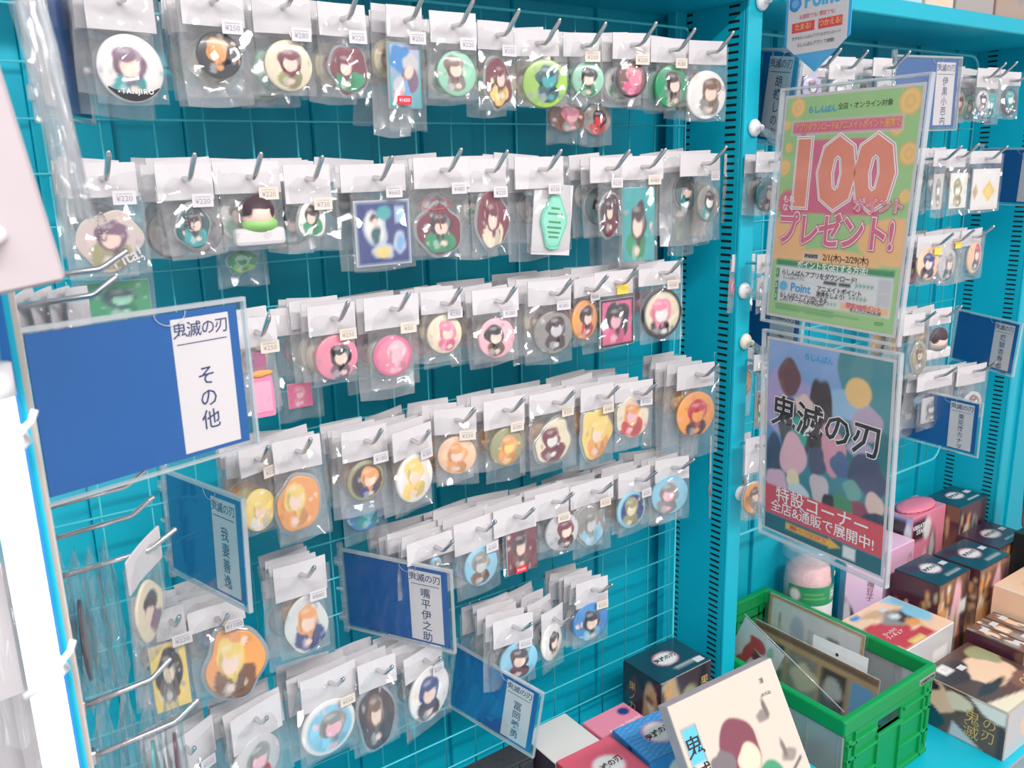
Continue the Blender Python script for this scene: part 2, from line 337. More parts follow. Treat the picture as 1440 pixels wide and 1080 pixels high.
tag(link('kick_panel', box('kick_panel', -0.125, -0.36, -ZO, 1.80, -0.34, -1.112, 0.002), 'teal', None), 'teal kick panel below the bottom shelves', 'panel')

def grid_panel(x0, x1, zt, zb, zrows, xs, mt, label, frame_r=0.0022, round_c=0.0):
    t = thing('wire_grid', label, 'wire grid', (x0, 0, zb))
    vm = tube('wire', [(0, 0, 0), (0, 0, zt-zb)], 0.0012, 6); hm = tube('wire', [(0, 0, 0), (x1-x0, 0, 0)], 0.0013, 6)
    for x in xs: link('wire', vm, mt, t, (x-x0, 0.0014, 0))
    for z in zrows: link('wire', hm, mt, t, (0, -0.001, z-zb))
    W, H, r = x1-x0, zt-zb, round_c
    pts = []
    for cx, cz, a0 in ((W-r, H-r, 0), (r, H-r, 90), (r, r, 180), (W-r, r, 270)):
        for k in range(5): a = math.radians(a0+k*22.5); pts.append((cx+r*math.cos(a), 0, cz+r*math.sin(a)))
    link('grid_frame', tube('grid_frame', pts+[pts[0]], frame_r, 8), mt, t)
    return t
ROW = {1: 0.10, 2: -0.05, 3: -0.20, 4: -0.35, 5: -0.50, 6: -0.65}
grid_panel(-0.105, 0.812, 0.137, -0.95, [0.1-0.05*i for i in range(21)], [0.05*k for k in range(-2, 17)], 'wire', 'teal wire grid on which the rows of badge bags hang', 0.002, 0.004)
grid_panel(0.905, 1.655, 0.14, -0.71, [0.1-0.05*i for i in range(16)], [0.905+0.05*k for k in range(1, 15)], 'wirepale', 'pale wire grid with rounded corners behind the two posters', 0.0026, 0.03)

# ------------------------------------------------------------------ bagged goods on hooks
HOOK = {}
def hook(x, zr, zf, desc, y_end=-0.127, grp='hooks on the grids'):
    t = thing('display_hook', 'steel hook carrying the '+desc, 'hook', (x, 0, zr), None, grp)
    d = zf-zr
    key = round(d, 3)
    if key not in HOOK:
        yb = y_end+0.022; s = d/-0.095
        pts = [(0, -0.002, -0.002), (0, -0.008, s*-0.008), (0, -0.05, s*-0.05), (0, yb, s*yb), (0, yb-0.006, s*yb+0.003), (0, y_end-0.002, s*yb+0.019), (0, y_end-0.0045, s*yb+0.0215), (0, y_end-0.0055, s*yb+0.0225)]
        HOOK[key] = (tube('arm', pts, [0.0026]*6+[0.0021, 0.0007], 8), box('clip', -0.0022, -0.004, -0.006, 0.0022, 0.003, 0.005, 0.0012))
    link('arm', HOOK[key][0], 'chrome', t)
    link('clip', HOOK[key][1], 'chrome', t, (-0.008, 0, 0)); link('clip', HOOK[key][1], 'chrome', t, (0.008, 0, 0))
    link('crossbar', CB, 'chrome', t, (0, -0.003, -0.003))
    return t
CB = tube('crossbar', [(-0.0095, 0, 0), (0.0095, 0, 0)], 0.0018, 6)

def bag_mesh(seed, nx=9, ny=12, bulge=0.0055):
    """unit-size crinkled bag (x -0.5..0.5, z -1..0), two films joined at the rim"""
    r = np.random.RandomState(seed); V = []; F = []
    u = np.linspace(-1, 1, nx+1); v = np.linspace(0, 1, ny+1); gu, gv = np.meshgrid(u, v)
    env = (1-np.abs(gu)**4)*np.clip(gv*5, 0, 1)*np.clip((1-gv)*7, 0, 1)
    ex = np.zeros_like(gu); ez = np.zeros_like(gu)
    for side in (-1, 1):
        nz = r.uniform(-1, 1, gu.shape); f = r.uniform(2, 5, 4); p = r.uniform(0, 6, 4)
        crease = 0.0010*np.sin(f[0]*gu*2+f[1]*gv*5+p[0])+0.0009*np.sin(f[2]*3*gu-f[3]*gv*3+p[1])
        y = side*(bulge*env+0.0004)+env*(crease+nz*0.0011)
        sag = 0.012*np.sin(gu*3+p[2])*gv**3
        o = len(V); V += list(zip((gu*0.5+0.008*np.sin(gv*9+p[3])*gu).ravel(), y.ravel(), (-gv+sag).ravel()))
        for j in range(ny):
            for i in range(nx):
                q = (o+j*(nx+1)+i, o+j*(nx+1)+i+1, o+(j+1)*(nx+1)+i+1, o+(j+1)*(nx+1)+i); F.append(q if side > 0 else q[::-1])
    return raw('bag', V, F, None, True)
BAGS = [bag_mesh(s) for s in range(7)]
BBAGS = [bag_mesh(s+20, 5, 6, 0.0035) for s in range(3)]
def header_mesh(seed):
    r = random.Random(seed); a = r.uniform(-.002, .002); V = []; F = []; n = 6
    for s in (-0.0007, 0.0007):
        for j in range(3):
            for i in range(n+1): u = i/n-0.5; V.append((u, s+a*4*u*u+0.0012*r.uniform(-1, 1)*(0 if s > 0 else 0.3), -j/2))
    m_ = (n+1)*3
    for j in range(2):
        for i in range(n): k = j*(n+1)+i; F.append((k, k+n+1, k+n+2, k+1)); F.append((m_+k, m_+k+1, m_+k+n+2, m_+k+n+1))
    rim = [i for i in range(n+1)]+[n+(n+1)*1, n+(n+1)*2]+[2*(n+1)+i for i in range(n-1, -1, -1)]+[n+1]
    for i in range(len(rim)): a_, b_ = rim[i], rim[(i+1) % len(rim)]; F.append((a_, b_, m_+b_, m_+a_))
    return raw('header_card', V, F)
HEADS = [header_mesh(s) for s in range(4)]
for h_ in HEADS: h_.materials.append(M['paper'])
RARE = [('W','DK','SKIN','GRN'), ('CRM','MAR','SKIN','OLV'), ('MINT','DK','SKIN','TEAL'), ('PNK','BLK','SKIN','MAG'), ('ORG','YEL','SKIN','BRN'), ('LBL','GRY','LGY','BLU'), ('GRY','DK','LGY','DK'), ('LPC','ORG','SKIN','ORG'), ('DTL','BLK','SKIN','TEAL')]
ROWPAL = {1: (0, 1, 2), 2: (0, 2, 8, 6), 3: (3, 3, 1), 4: (4, 7, 4), 5: (5, 6, 4), 6: (5, 6, 0)}
BPROD = [polar('badge', 1, 1, (p[0], motif(p, '', 40+i)), None, 8, 28, 0.0022, 0.003, 'LGY', 0.1) for i, p in enumerate(RARE)]
for b_ in BPROD: b_.materials.append(M['print'])
STK = box('price_sticker', -0.0098, -0.0002, -0.0062, 0.0098, 0.0002, 0.0062); STK.materials.append(M['paper'])
STKC = box('price_sticker', -0.0098, -0.0002, -0.0062, 0.0098, 0.0002, 0.0062); STKC.materials.append(M['paper2'])
STKY = box('price_sticker', -0.010, -0.0002, -0.0065, 0.010, 0.0002, 0.0065); STKY.materials.append(mat('yellow_sticker', (248, 216, 90), 0.5))
STKR = box('red_sticker', -0.0085, -0.0002, -0.0045, 0.0085, 0.0002, 0.0045); STKR.materials.append(mat('red_sticker', (226, 52, 66), 0.5))
BALL = None
def chain_mesh(seed, w, h):
    V = []; F = []; r = random.Random(seed); n = 22
    for i in range(n):
        a = i/n*6.283; c = Vector((w*math.sin(a), 0, h*math.cos(a))); o = len(V); R_ = 0.0011
        V += [tuple(c+Vector(d)*R_) for d in ((1,0,0),(-1,0,0),(0,1,0),(0,-1,0),(0,0,1),(0,0,-1))]
        F += [(o+a_, o+b_, o+c_) for a_, b_, c_ in ((0,2,4),(2,1,4),(1,3,4),(3,0,4),(2,0,5),(1,2,5),(3,1,5),(0,3,5))]
    return raw('ball_chain', V, F, None, True)
def product(kind, w, h, pal, opts, seed, par, x, z):
    p = tuple(pal.split()[:4]); opts = pal.split()[4:]; art = (p[0], motif(p, opts, seed)); y = 0.0
    if kind == 'badge':
        o = link('badge', polar('badge', w, h, art, None, 18, 52, 0.0035, 0.004, {'ring': 'LGY'}.get('ring' if 'ring' in opts else '', p[0])), 'print', par, (x, y-0.002, z))
        if 'lettered' in opts:
            art2 = ('BLK', []); V = []
            text('TANJIRO', 0.0062, 'white', o, (0.002, -0.0032, -0.0195), 0.01, 1.2)
            link('name_band', prism('name_band', [(-0.022+0.044*i/10, -0.017+0.006*((i-5)/5)**2-0.0045) for i in range(11)]+[(0.022-0.044*i/10, -0.0275+0.012*((5-i)/5)**2*0.9) for i in range(11)], -0.0026, -0.0012), 'black', o)
    elif kind == 'charm':
        ol = wob(seed+31, 6, 0.15)
        if 'CLR' not in p and 'MIX' not in p: link('acrylic_rim', polar('acrylic_rim', w*1.13, h*1.12, ('LGY', []), ol, 2, 40, 0.0, 0.0025), 'acrylic_edge', par, (x, y+0.0005, z))
        pp = ('W',)+p[1:]; shapes = motif((p[0],)+p[1:], opts, seed)
        o = link('charm', polar('charm', w, h, (p[0], [('b', .05, -.5, .7, .5, seed+6, p[3])]+shapes), ol, 18, 48, 0.0006, 0.002, 'LGY'), 'print', par, (x, y-0.0015, z))
        if 'MIX' in p: text('Pita!', 0.016, 'paper', o, (0.012, -0.0012, -0.016), 0.02, rot=(0, -0.35, 0))
    elif kind in ('card', 'case', 'sheet'):
        sh = motif(p, opts, seed)
        if kind == 'sheet':
            sh = [('fr', .06, .05, 'SIL'), ('r', -.88, -.9, .88, .9, p[0]), ('b', -.25, .15, .42, .55, seed, 'SIL'), ('b', -.28, .18, .32, .44, seed, 'W'), ('b', -.3, .45, .16, .14, seed+1, 'DK'), ('e', -.28, .36, .1, .1, 0, 'SKIN'), ('b', -.25, -.05, .16, .3, seed+2, 'DTL'), ('e', .05, .62, .26, .22, 0, 'TEAL'), ('b', -.05, -.58, .4, .24, seed+3, 'SIL'), ('b', -.05, -.58, .3, .15, seed+4, 'YEL'), ('r', .45, .3, .78, .8, 'SIL'), ('r', .52, .35, .72, .75, 'LBL'), ('b', .6, -.35, .22, .35, seed+5, 'SIL'), ('b', .6, -.35, .14, .25, seed+6, 'SKY')]
        if kind == 'case': sh = [('g', -1, 1, 'TEAL', p[0])]+[('b', -.2, .55, .7, .4, seed, 'BLU'), ('b', .3, .35, .5, .36, seed+1, 'LGY'), ('b', .35, -.1, .55, .4, seed+2, 'PUR'), ('e', .25, .12, .3, .2, .4, 'SKIN'), ('b', -.35, -.3, .36, .3, seed+3, 'LGY'), ('b', -.45, -.62, .3, .22, seed+4, 'PNK'), ('py', [(-.1, -.15), (.1, -.12), (.5, -.95), (.2, -.95)], 'SKY'), ('fr', .08, .04, 'TEAL')]
        if 'frame' in opts: sh = [('b', 0, .15, .72, .75, seed, p[1])]+sh+[('fr', .1, .07, p[1] if p[1] == 'BLK' and p[0] == 'MAG' else p[0])]
        if 'diamond' in opts: sh = [('di', .25, -.1, .5, .55, 'YEL'), ('di', .25, -.1, .38, .42, 'ORG'), ('di', .25, -.1, .34, .38, 'YEL'), ('di', -.75, -.1, .2, .4, 'TAN')]
        body = link(kind+'_body' if kind != 'card' else 'card', box('card', -w/2, 0, -h/2, w/2, 0.004 if kind == 'case' else 0.0015, h/2, 0.0004), 'kraft', par, (x, y, z))
        link('print', patch('print', w*0.985, h*0.985, (p[0], sh), 30), 'print', body, (0, -0.0004, 0))
    elif kind == 'tag':
        link('backing_card', box('backing_card', -0.03, 0, -0.042, 0.03, 0.0012, 0.044), 'paper', par, (x, y+0.001, z+0.002), (0, 0.1, 0))
        pts = [(-.26, 1), (.26, 1), (.85, .28), (.9, 0), (.42, -.92), (.2, -1), (-.2, -1), (-.42, -.92), (-.9, 0), (-.85, .28)]
        o = link('key_tag', prism('key_tag', [(a*w/2, b*h/2) for a, b in pts], -0.002, 0.0005), mat('mint_acrylic', (112, 214, 184), 0.25, coat=0.5), par, (x, y-0.001, z), (0, 0.13, 0))
        link('tag_border', prism('tag_border', [(a*w/2*.86, b*h/2*.88) for a, b in pts], -0.0023, -0.0019), mat('pale_mint_ink', (150, 228, 204), 0.3), o)
        for k, (zz, ww) in enumerate(((.5, .3), (.3, .5), (.0, .42), (-.2, .5), (-.38, .4), (-.55, .34))): link('printed_line', box('printed_line', -w*ww/2, -0.0026, zz*h/2-0.0012, w*ww/2, -0.0022, zz*h/2+0.0012), 'green', o)
    elif kind == 'bust':
        st = link('stand', box('stand', -w*.7, -0.006, -h*.62, w*.75, 0.006, -h*.2, 0.004, 2), 'paper', par, (x, y, z))
        link('collar', polar('collar', w*1.0, h*.42, (p[3], []), None, 6, 28, 0.009, 0.004), 'rubber', st, (0.002, -0.004, -h*.12))
        link('head', polar('head', w*.95, h*.85, (p[2], [('b', 0, .62, .95, .55, seed, p[1]), ('b', -.8, .2, .3, .5, seed+1, p[1]), ('b', .8, .25, .3, .5, seed+2, p[1])]), None, 14, 40, 0.011, 0.004), 'rubber', st, (0.001, -0.004, h*.16))
    elif kind == 'phial':
        prof = [(-.3, 1), (.3, 1), (.45, .8), (.36, .45), (.7, .2), (.8, -.2), (.8, -.95), (.7, -1), (-.7, -1), (-.8, -.95), (-.8, -.2), (-.7, .2), (-.36, .45), (-.45, .8)]
        o = link('bottle', prism('bottle', [(a*w/2, b*h/2) for a, b in prof], -0.006, 0.004), mat('pink_resin', (240, 140, 176), 0.2, coat=0.6), par, (x, y, z))
        link('bottle_top', prism('bottle_top', [(a*w/2*.98, b*h/2) for a, b in [(-.3, 1), (.3, 1), (.45, .8), (.36, .45), (.1, .38), (-.36, .45), (-.45, .8)]], -0.0066, 0.0045), mat('mauve_resin', (168, 108, 136), 0.25), o)
        link('bow', polar('bow', w*.7, h*.12, ('ORG', []), wob(5, 3, .3), 4, 24, 0.002, 0.001), 'rubber', o, (0, -0.007, h*.17))
        link('bottle_label', box('bottle_label', -w*.3, -0.0068, -h*.42, w*.3, -0.0058, h*.05), mat('pale_pink_label', (246, 170, 196), 0.4), o)
    if 'chain' in opts: link('ball_chain', chain_mesh(seed, 0.0035, 0.012), 'chrome', par, (x-w*.1, y-0.004, z+h*.25))
    if 'cord' in opts:
        pts = [(-0.02*math.sin(t)-0.004, -0.003, 0.028+0.006*math.cos(t)) for t in [k*.4 for k in range(16)]]+[(0, -0.003, 0.012), (0.002, -0.003, 0.0)]
        link('red_cord', tube('red_cord', pts, 0.0006, 5), 'red', par, (x, y, z))
    if 'redtag' in opts:
        s = link('red_sticker', STKR, None, par, (x-w*.15, y-0.0075, z-h*.38)); text('¥1650', 0.0052, 'white', s, (0, -0.0004, 0), name='price_lettering')
nb_total = 0
def hang(items, yf, group):
    global nb_total
    for n, (row, desc, hx, hw, zt, zb, bx, bw, bz, kind, px, pz, w, h, pal, price, nb, yaw) in enumerate(items):
        seed = 100*row+n*13; r = random.Random(seed); zr = ROW[row]; zf = zt-0.0145
        hook(hx, zr-0.004, zf, desc, yf-0.040, 'hooks '+group)
        hh = zt-zb
        t = thing('bagged_charm' if kind != 'badge' else 'bagged_badge', 'clear bag holding the '+desc, 'bagged goods', (hx, yf, zt), (r.uniform(-.03, .02), 0, yaw), group)
        link('header_card', HEADS[n % 4], None, t, (0, -0.001, 0)).scale = (hw, 1, hh)
        bzh = zt-bz
        b = link('bag', BAGS[(n*3+row) % 7], 'bag', t, (bx-hx, 0, -hh*0.25)); b.scale = (bw, 1, bzh-hh*0.25)
        product(kind, w, h, pal, '', seed, t, px-hx, pz-zt)
        if price == 'yellow' or 'magenta picture' in desc: link('price_sticker', STKY, None, t, (hw*.12, -0.008, -hh*.75))
        elif price:
            cream = r.random() < .35
            s = link('price_sticker', STKC if cream else STK, None, t, (hw*.26, -0.0078, -hh*1.02))
            text(price, 0.0068, 'price', s, (0, -0.0004, -0.0012), name='price_lettering'); link('printed_rule', RULE, 'price', s, (0, -0.0003, 0.0032))
        k = max(2, int(round(nb*0.62)))
        for i in range(k):
            f = (i+1)/(k+0.6); y = yf+(abs(yf)-0.012)*f
            za = zr-0.004+(zf-zr+0.004)*(y/yf)+0.0145
            q_ = thing('bagged_goods', 'white headed bag hanging behind the '+desc, 'bagged goods', (hx+r.uniform(-.006, .006), y, za+r.uniform(-.004, .004)), (r.uniform(-.04, .04), r.uniform(-.09, .09), yaw*.5+r.uniform(-.12, .12)), 'bags behind the '+desc)
            w2 = max(0.045, hw*r.uniform(.85, 1.12)); h2 = hh*r.uniform(.9, 1.12); bh = max(0.055, (bzh-hh)*r.uniform(.85, 1.18))+hh*.75
            link('header_card', HEADS[(n+i) % 4], None, q_).scale = (w2, 1, h2)
            bb = link('bag', BBAGS[i % 3], 'bagback', q_, (0, 0, -h2*.25)); bb.scale = (w2*1.08, 1, bh)
            d = r.uniform(.034, .05); pr = link('badge', BPROD[r.choice(ROWPAL[row])], None, q_, (r.uniform(-.004, .004), -0.001, -h2-d*.62)); pr.scale = (min(d, w2*.95), 1, d)
            nb_total += 1
RULE = box('printed_rule', -0.007, -0.0001, -0.0002, 0.007, 0.0001, 0.0002)
ITEMS=[
(1,'large white badge with mauve and teal print',0.01,0.059,0.106,0.068,0.012,0.063,0.007,'badge',0.012,0.037,0.057,0.057,'W PUR SKIN TEAL lettered','',5,0.14),
(1,'orange and black portrait badge above a grey badge',0.089,0.057,0.112,0.077,0.092,0.068,0.015,'badge',0.091,0.052,0.041,0.041,'BLK ORG ORG BLK','¥250',7,0.02),
(1,'cream wreath badge with a maroon centre',0.156,0.057,0.113,0.075,0.156,0.057,0.019,'badge',0.158,0.046,0.047,0.047,'CRM MAR SKIN OLV','¥280',5,-0.04),
(1,'burgundy and dark green figure charm',0.217,0.051,0.107,0.076,0.218,0.056,0.018,'charm',0.22,0.044,0.039,0.045,'MAR MAR SKIN GRN','¥220',5,0.0),
(1,'tall teal and lilac picture case with red sticker',0.289,0.042,0.111,0.08,0.289,0.046,-0.014,'case',0.287,0.042,0.039,0.066,'LIL BLU GRY TEAL redtag','¥250',5,0.0),
(1,'mint green badge with a small seated print',0.347,0.056,0.109,0.077,0.345,0.061,0.019,'badge',0.349,0.046,0.047,0.047,'MINT BRN SKIN GRY','¥220',4,-0.08),
(1,'long maroon hanging charm on white card',0.405,0.049,0.104,0.074,0.406,0.051,0.01,'charm',0.406,0.039,0.035,0.051,'MAR MAR SKIN YEL','¥250',4,0.0),
(1,'plain lime green badge with dark stripe',0.461,0.054,0.099,0.07,0.468,0.061,0.014,'badge',0.471,0.04,0.054,0.054,'LIME DTL TEAL DTL','',4,-0.38),
(1,'white and green badge with black blob',0.529,0.046,0.1,0.073,0.536,0.043,0.019,'badge',0.537,0.047,0.041,0.041,'MINT BLK SKIN GRN','¥250',5,-0.32),
(1,'brown rimmed badge with pink face',0.61,0.052,0.105,0.074,0.611,0.05,0.028,'badge',0.611,0.05,0.044,0.044,'BRN PNK PNK MAG ring','¥220',6,-0.28),
(1,'deep green badge with a grey clad print',0.678,0.059,0.103,0.073,0.685,0.055,0.019,'badge',0.682,0.044,0.053,0.053,'GRN DK SKIN GRY','¥280',6,-0.1),
(1,'white badge with brown print beside the divider',0.75,0.061,0.104,0.074,0.753,0.065,0.001,'badge',0.751,0.035,0.063,0.063,'W BRN SKIN GRY','',5,-0.22),
(2,'translucent pastel charm with a ball chain',-0.023,0.058,-0.042,-0.072,-0.022,0.063,-0.141,'charm',-0.023,-0.11,0.054,0.053,'MIX PUR SKIN OLV chain','¥220',5,0.0),
(2,'teal and black leaning figure charm',0.047,0.051,-0.044,-0.077,0.049,0.057,-0.128,'charm',0.051,-0.103,0.031,0.037,'DTL DK SKIN TEAL chain','¥220',7,0.0),
(2,'dark haired bust with green collar on white stand',0.107,0.065,-0.043,-0.073,0.109,0.061,-0.127,'bust',0.112,-0.098,0.035,0.041,'W DK SKIN LGR','¥220',6,0.0),
(2,'little waving figure charm in black and green',0.167,0.049,-0.047,-0.085,0.171,0.058,-0.134,'charm',0.169,-0.099,0.029,0.038,'W DK SKIN GRN','¥720',5,0.0),
(2,'navy blue sticker sheet with silver shapes',0.242,0.076,-0.048,-0.076,0.251,0.075,-0.16,'sheet',0.25,-0.12,0.067,0.07,'NVY TEAL SKIN SIL','¥660',4,0.0),
(2,'maroon and green curled charm on red cord',0.325,0.072,-0.042,-0.075,0.324,0.073,-0.152,'charm',0.319,-0.12,0.056,0.052,'MAR DK SKIN GRN cord','¥480',5,0.0),
(2,'standing figure charm with maroon hair and white robe',0.385,0.057,-0.044,-0.081,0.39,0.056,-0.155,'charm',0.392,-0.116,0.04,0.069,'MAR MAR SKIN CRM','¥220',5,0.0),
(2,'mint hexagon key tag on white card',0.461,0.073,-0.043,-0.08,0.476,0.069,-0.157,'tag',0.482,-0.121,0.045,0.066,'MINT GRN MINT GRN','¥330',5,0.0),
(2,'slim black suited figure charm',0.568,0.051,-0.045,-0.076,0.576,0.042,-0.144,'charm',0.574,-0.117,0.032,0.052,'DK DK SKIN MAR','¥220',5,0.0),
(2,'long teal card with patchwork green print',0.63,0.065,-0.044,-0.074,0.627,0.059,-0.188,'card',0.627,-0.132,0.05,0.097,'TEAL DK SKIN GRN','¥480',4,-0.22),
(2,'silver and teal charm beside the slotted divider',0.744,0.092,-0.042,-0.072,0.76,0.062,-0.162,'badge',0.762,-0.11,0.051,0.051,'GRY DK W TEAL','¥250',5,0.12),
(3,'pink bottle shaped charm behind the large sign',0.1,0.042,-0.194,-0.224,0.098,0.042,-0.296,'phial',0.1,-0.263,0.029,0.068,'PNK MAG PNK PNK','¥250',4,0.0),
(3,'round badge with black and pink print and gold edge',0.183,0.054,-0.19,-0.222,0.183,0.051,-0.277,'badge',0.185,-0.248,0.049,0.049,'PNK BLK SKIN PUR','¥250',7,0.02),
(3,'all pink badge with a pale pink motif',0.253,0.066,-0.188,-0.224,0.255,0.061,-0.293,'badge',0.252,-0.256,0.047,0.047,'PNK LPK LPK PNK ring','¥50',5,-0.04),
(3,'cream badge with pink hood print',0.318,0.052,-0.189,-0.215,0.317,0.05,-0.278,'badge',0.32,-0.24,0.045,0.045,'CRM PNK SKIN MAG','¥280',5,-0.04),
(3,'pink badge with black leaning print',0.392,0.063,-0.194,-0.223,0.391,0.061,-0.283,'badge',0.392,-0.254,0.049,0.049,'LPK BLK SKIN BRN','¥280',5,-0.1),
(3,'grey badge with dark cap print',0.476,0.061,-0.192,-0.223,0.474,0.067,-0.299,'badge',0.48,-0.259,0.055,0.055,'GRY DK LGY DK','¥380',5,-0.18),
(3,'orange brown badge in a narrow bag',0.533,0.049,-0.194,-0.218,0.534,0.051,-0.282,'badge',0.532,-0.249,0.051,0.051,'ORG DK SKIN RED','¥250',4,0.2),
(3,'magenta picture card with black frame and yellow sticker',0.584,0.068,-0.19,-0.222,0.589,0.064,-0.292,'card',0.589,-0.259,0.059,0.064,'MAG BLK LPK MAG frame','',5,0.0),
(3,'black ringed badge with pink hair print',0.666,0.072,-0.185,-0.216,0.671,0.075,-0.296,'badge',0.67,-0.256,0.07,0.07,'CRM PNK W BLK ring','¥280',3,-0.12),
(4,'pale yellow badge by the tilted sign',0.087,0.043,-0.326,-0.356,0.083,0.044,-0.421,'badge',0.083,-0.396,0.043,0.045,'YEL YEL SKIN W','¥220',5,0.4),
(4,'peach and orange figure charm',0.131,0.053,-0.327,-0.362,0.134,0.06,-0.442,'charm',0.127,-0.398,0.046,0.064,'ORG YEL SKIN ORG','',6,0.0),
(4,'black and gold rimmed badge',0.211,0.058,-0.332,-0.368,0.206,0.061,-0.433,'badge',0.209,-0.394,0.047,0.047,'DK ORG SKIN NVY ring','¥180',7,0.08),
(4,'oval white badge with yellow print',0.269,0.063,-0.343,-0.377,0.267,0.062,-0.445,'badge',0.27,-0.405,0.058,0.058,'W YEL SKIN YEL','¥280',6,0.28),
(4,'peach badge with small orange print',0.33,0.051,-0.331,-0.363,0.33,0.052,-0.428,'badge',0.33,-0.39,0.047,0.047,'LPC ORG SKIN ORG','¥250',6,-0.42),
(4,'olive and orange worn badge',0.4,0.06,-0.331,-0.368,0.402,0.059,-0.44,'badge',0.403,-0.395,0.049,0.049,'OLV ORG YEL ORG','¥280',5,-0.04),
(4,'cream octagonal charm with maroon centre',0.478,0.074,-0.335,-0.364,0.478,0.078,-0.444,'charm',0.475,-0.402,0.057,0.054,'CRM MAR W MAR','¥250',5,0.0),
(4,'golden haired figure charm on orange card',0.553,0.059,-0.34,-0.373,0.554,0.059,-0.456,'charm',0.552,-0.408,0.054,0.069,'YEL YEL SKIN ORG','¥480',5,0.0),
(4,'cream plaque charm with orange ring',0.622,0.061,-0.346,-0.374,0.622,0.06,-0.443,'charm',0.618,-0.397,0.051,0.056,'CRM ORG LPK RED','¥280',5,-0.22),
(4,'orange and crimson badge beside the divider',0.744,0.068,-0.34,-0.376,0.756,0.07,-0.484,'badge',0.747,-0.417,0.069,0.069,'ORG RED ORG DK','',7,-0.16),
(5,'gold framed card with dark oval picture',-0.016,0.029,-0.476,-0.51,-0.023,0.038,-0.597,'card',-0.023,-0.551,0.035,0.075,'YEL BLK CRM BRN frame','¥220',4,0.0),
(5,'orange figure charm with brown base',0.029,0.058,-0.488,-0.512,0.026,0.055,-0.598,'charm',0.042,-0.561,0.059,0.082,'ORG YEL SKIN BRN','¥1100',5,0.0),
(5,'acrylic figure stand with orange and navy print',0.123,0.06,-0.468,-0.509,0.118,0.078,-0.589,'charm',0.124,-0.545,0.05,0.067,'CLR ORG SKIN NVY','¥880',7,0.0),
(5,'white headed packs beside the folded sign',0.293,0.082,-0.484,-0.512,0.292,0.074,-0.53,'badge',0.293,-0.521,0.016,0.016,'LBL GRY SKIN BLU','',7,0.06),
(5,'sky blue badge with grey print',0.354,0.07,-0.478,-0.52,0.354,0.071,-0.582,'badge',0.358,-0.544,0.053,0.053,'LBL GRY LGY BRN','¥280',6,0.1),
(5,'dark red picture card with red sticker',0.412,0.067,-0.476,-0.513,0.42,0.055,-0.572,'card',0.423,-0.539,0.048,0.066,'MAR DK SKIN BRN redtag','',5,0.0),
(5,'ivory badge with purple and black print',0.475,0.055,-0.472,-0.51,0.482,0.061,-0.568,'badge',0.491,-0.535,0.054,0.054,'LGY MAR SKIN DK','¥250',5,-0.06),
(5,'grey mask shaped charm with light blue base',0.543,0.077,-0.474,-0.507,0.544,0.07,-0.582,'charm',0.542,-0.538,0.052,0.064,'GRY GRY LGY LBL','¥250',6,0.0),
(5,'blue rimmed badge with gold print',0.625,0.064,-0.476,-0.513,0.623,0.07,-0.572,'badge',0.617,-0.535,0.055,0.055,'NVY OLV CRM OLV ring','¥250',6,0.04),
(5,'sky blue badge with pink and grey print',0.699,0.058,-0.475,-0.51,0.696,0.069,-0.574,'badge',0.696,-0.532,0.062,0.061,'LBL GRY LPK GRY','',6,-0.24),
(6,'paper headed packs under the strip light',-0.018,0.075,-0.622,-0.666,-0.023,0.08,-0.73,'badge',-0.024,-0.696,0.051,0.05,'GRY DK SKIN GRY','¥550',4,0.44),
(6,'grey and pink badge with red ribbon print',0.057,0.066,-0.62,-0.663,0.053,0.069,-0.732,'badge',0.053,-0.688,0.063,0.063,'LGY GRY LPK RED','',6,0.34),
(6,'large pale grey badge with clear rim',0.145,0.071,-0.611,-0.654,0.143,0.081,-0.723,'badge',0.14,-0.683,0.07,0.07,'LBL GRY LPK LBL ring','¥550',6,0.1),
(6,'brown and black striding figure charm',0.205,0.05,-0.619,-0.656,0.203,0.054,-0.738,'charm',0.2,-0.693,0.044,0.086,'DK BRN SKIN DK','',5,0.0),
(6,'white oval badge with navy blob print',0.269,0.067,-0.629,-0.663,0.272,0.084,-0.741,'badge',0.275,-0.694,0.071,0.072,'W NVY SKIN DK','¥250',5,0.3),
(6,'pale blue badge with dark red print',0.405,0.059,-0.632,-0.672,0.405,0.066,-0.736,'badge',0.413,-0.7,0.056,0.056,'LBL DK SKIN MAR','¥250',8,-0.16),
(6,'white oval badge with black print in a narrow bag',0.473,0.046,-0.644,-0.679,0.473,0.047,-0.736,'badge',0.469,-0.693,0.043,0.055,'W DK SKIN CRM','',5,0.22),
(6,'bright blue badge with black print',0.543,0.054,-0.622,-0.661,0.541,0.061,-0.724,'badge',0.541,-0.687,0.059,0.059,'BLU BLK SKIN LBL','¥250',8,-0.12),
]
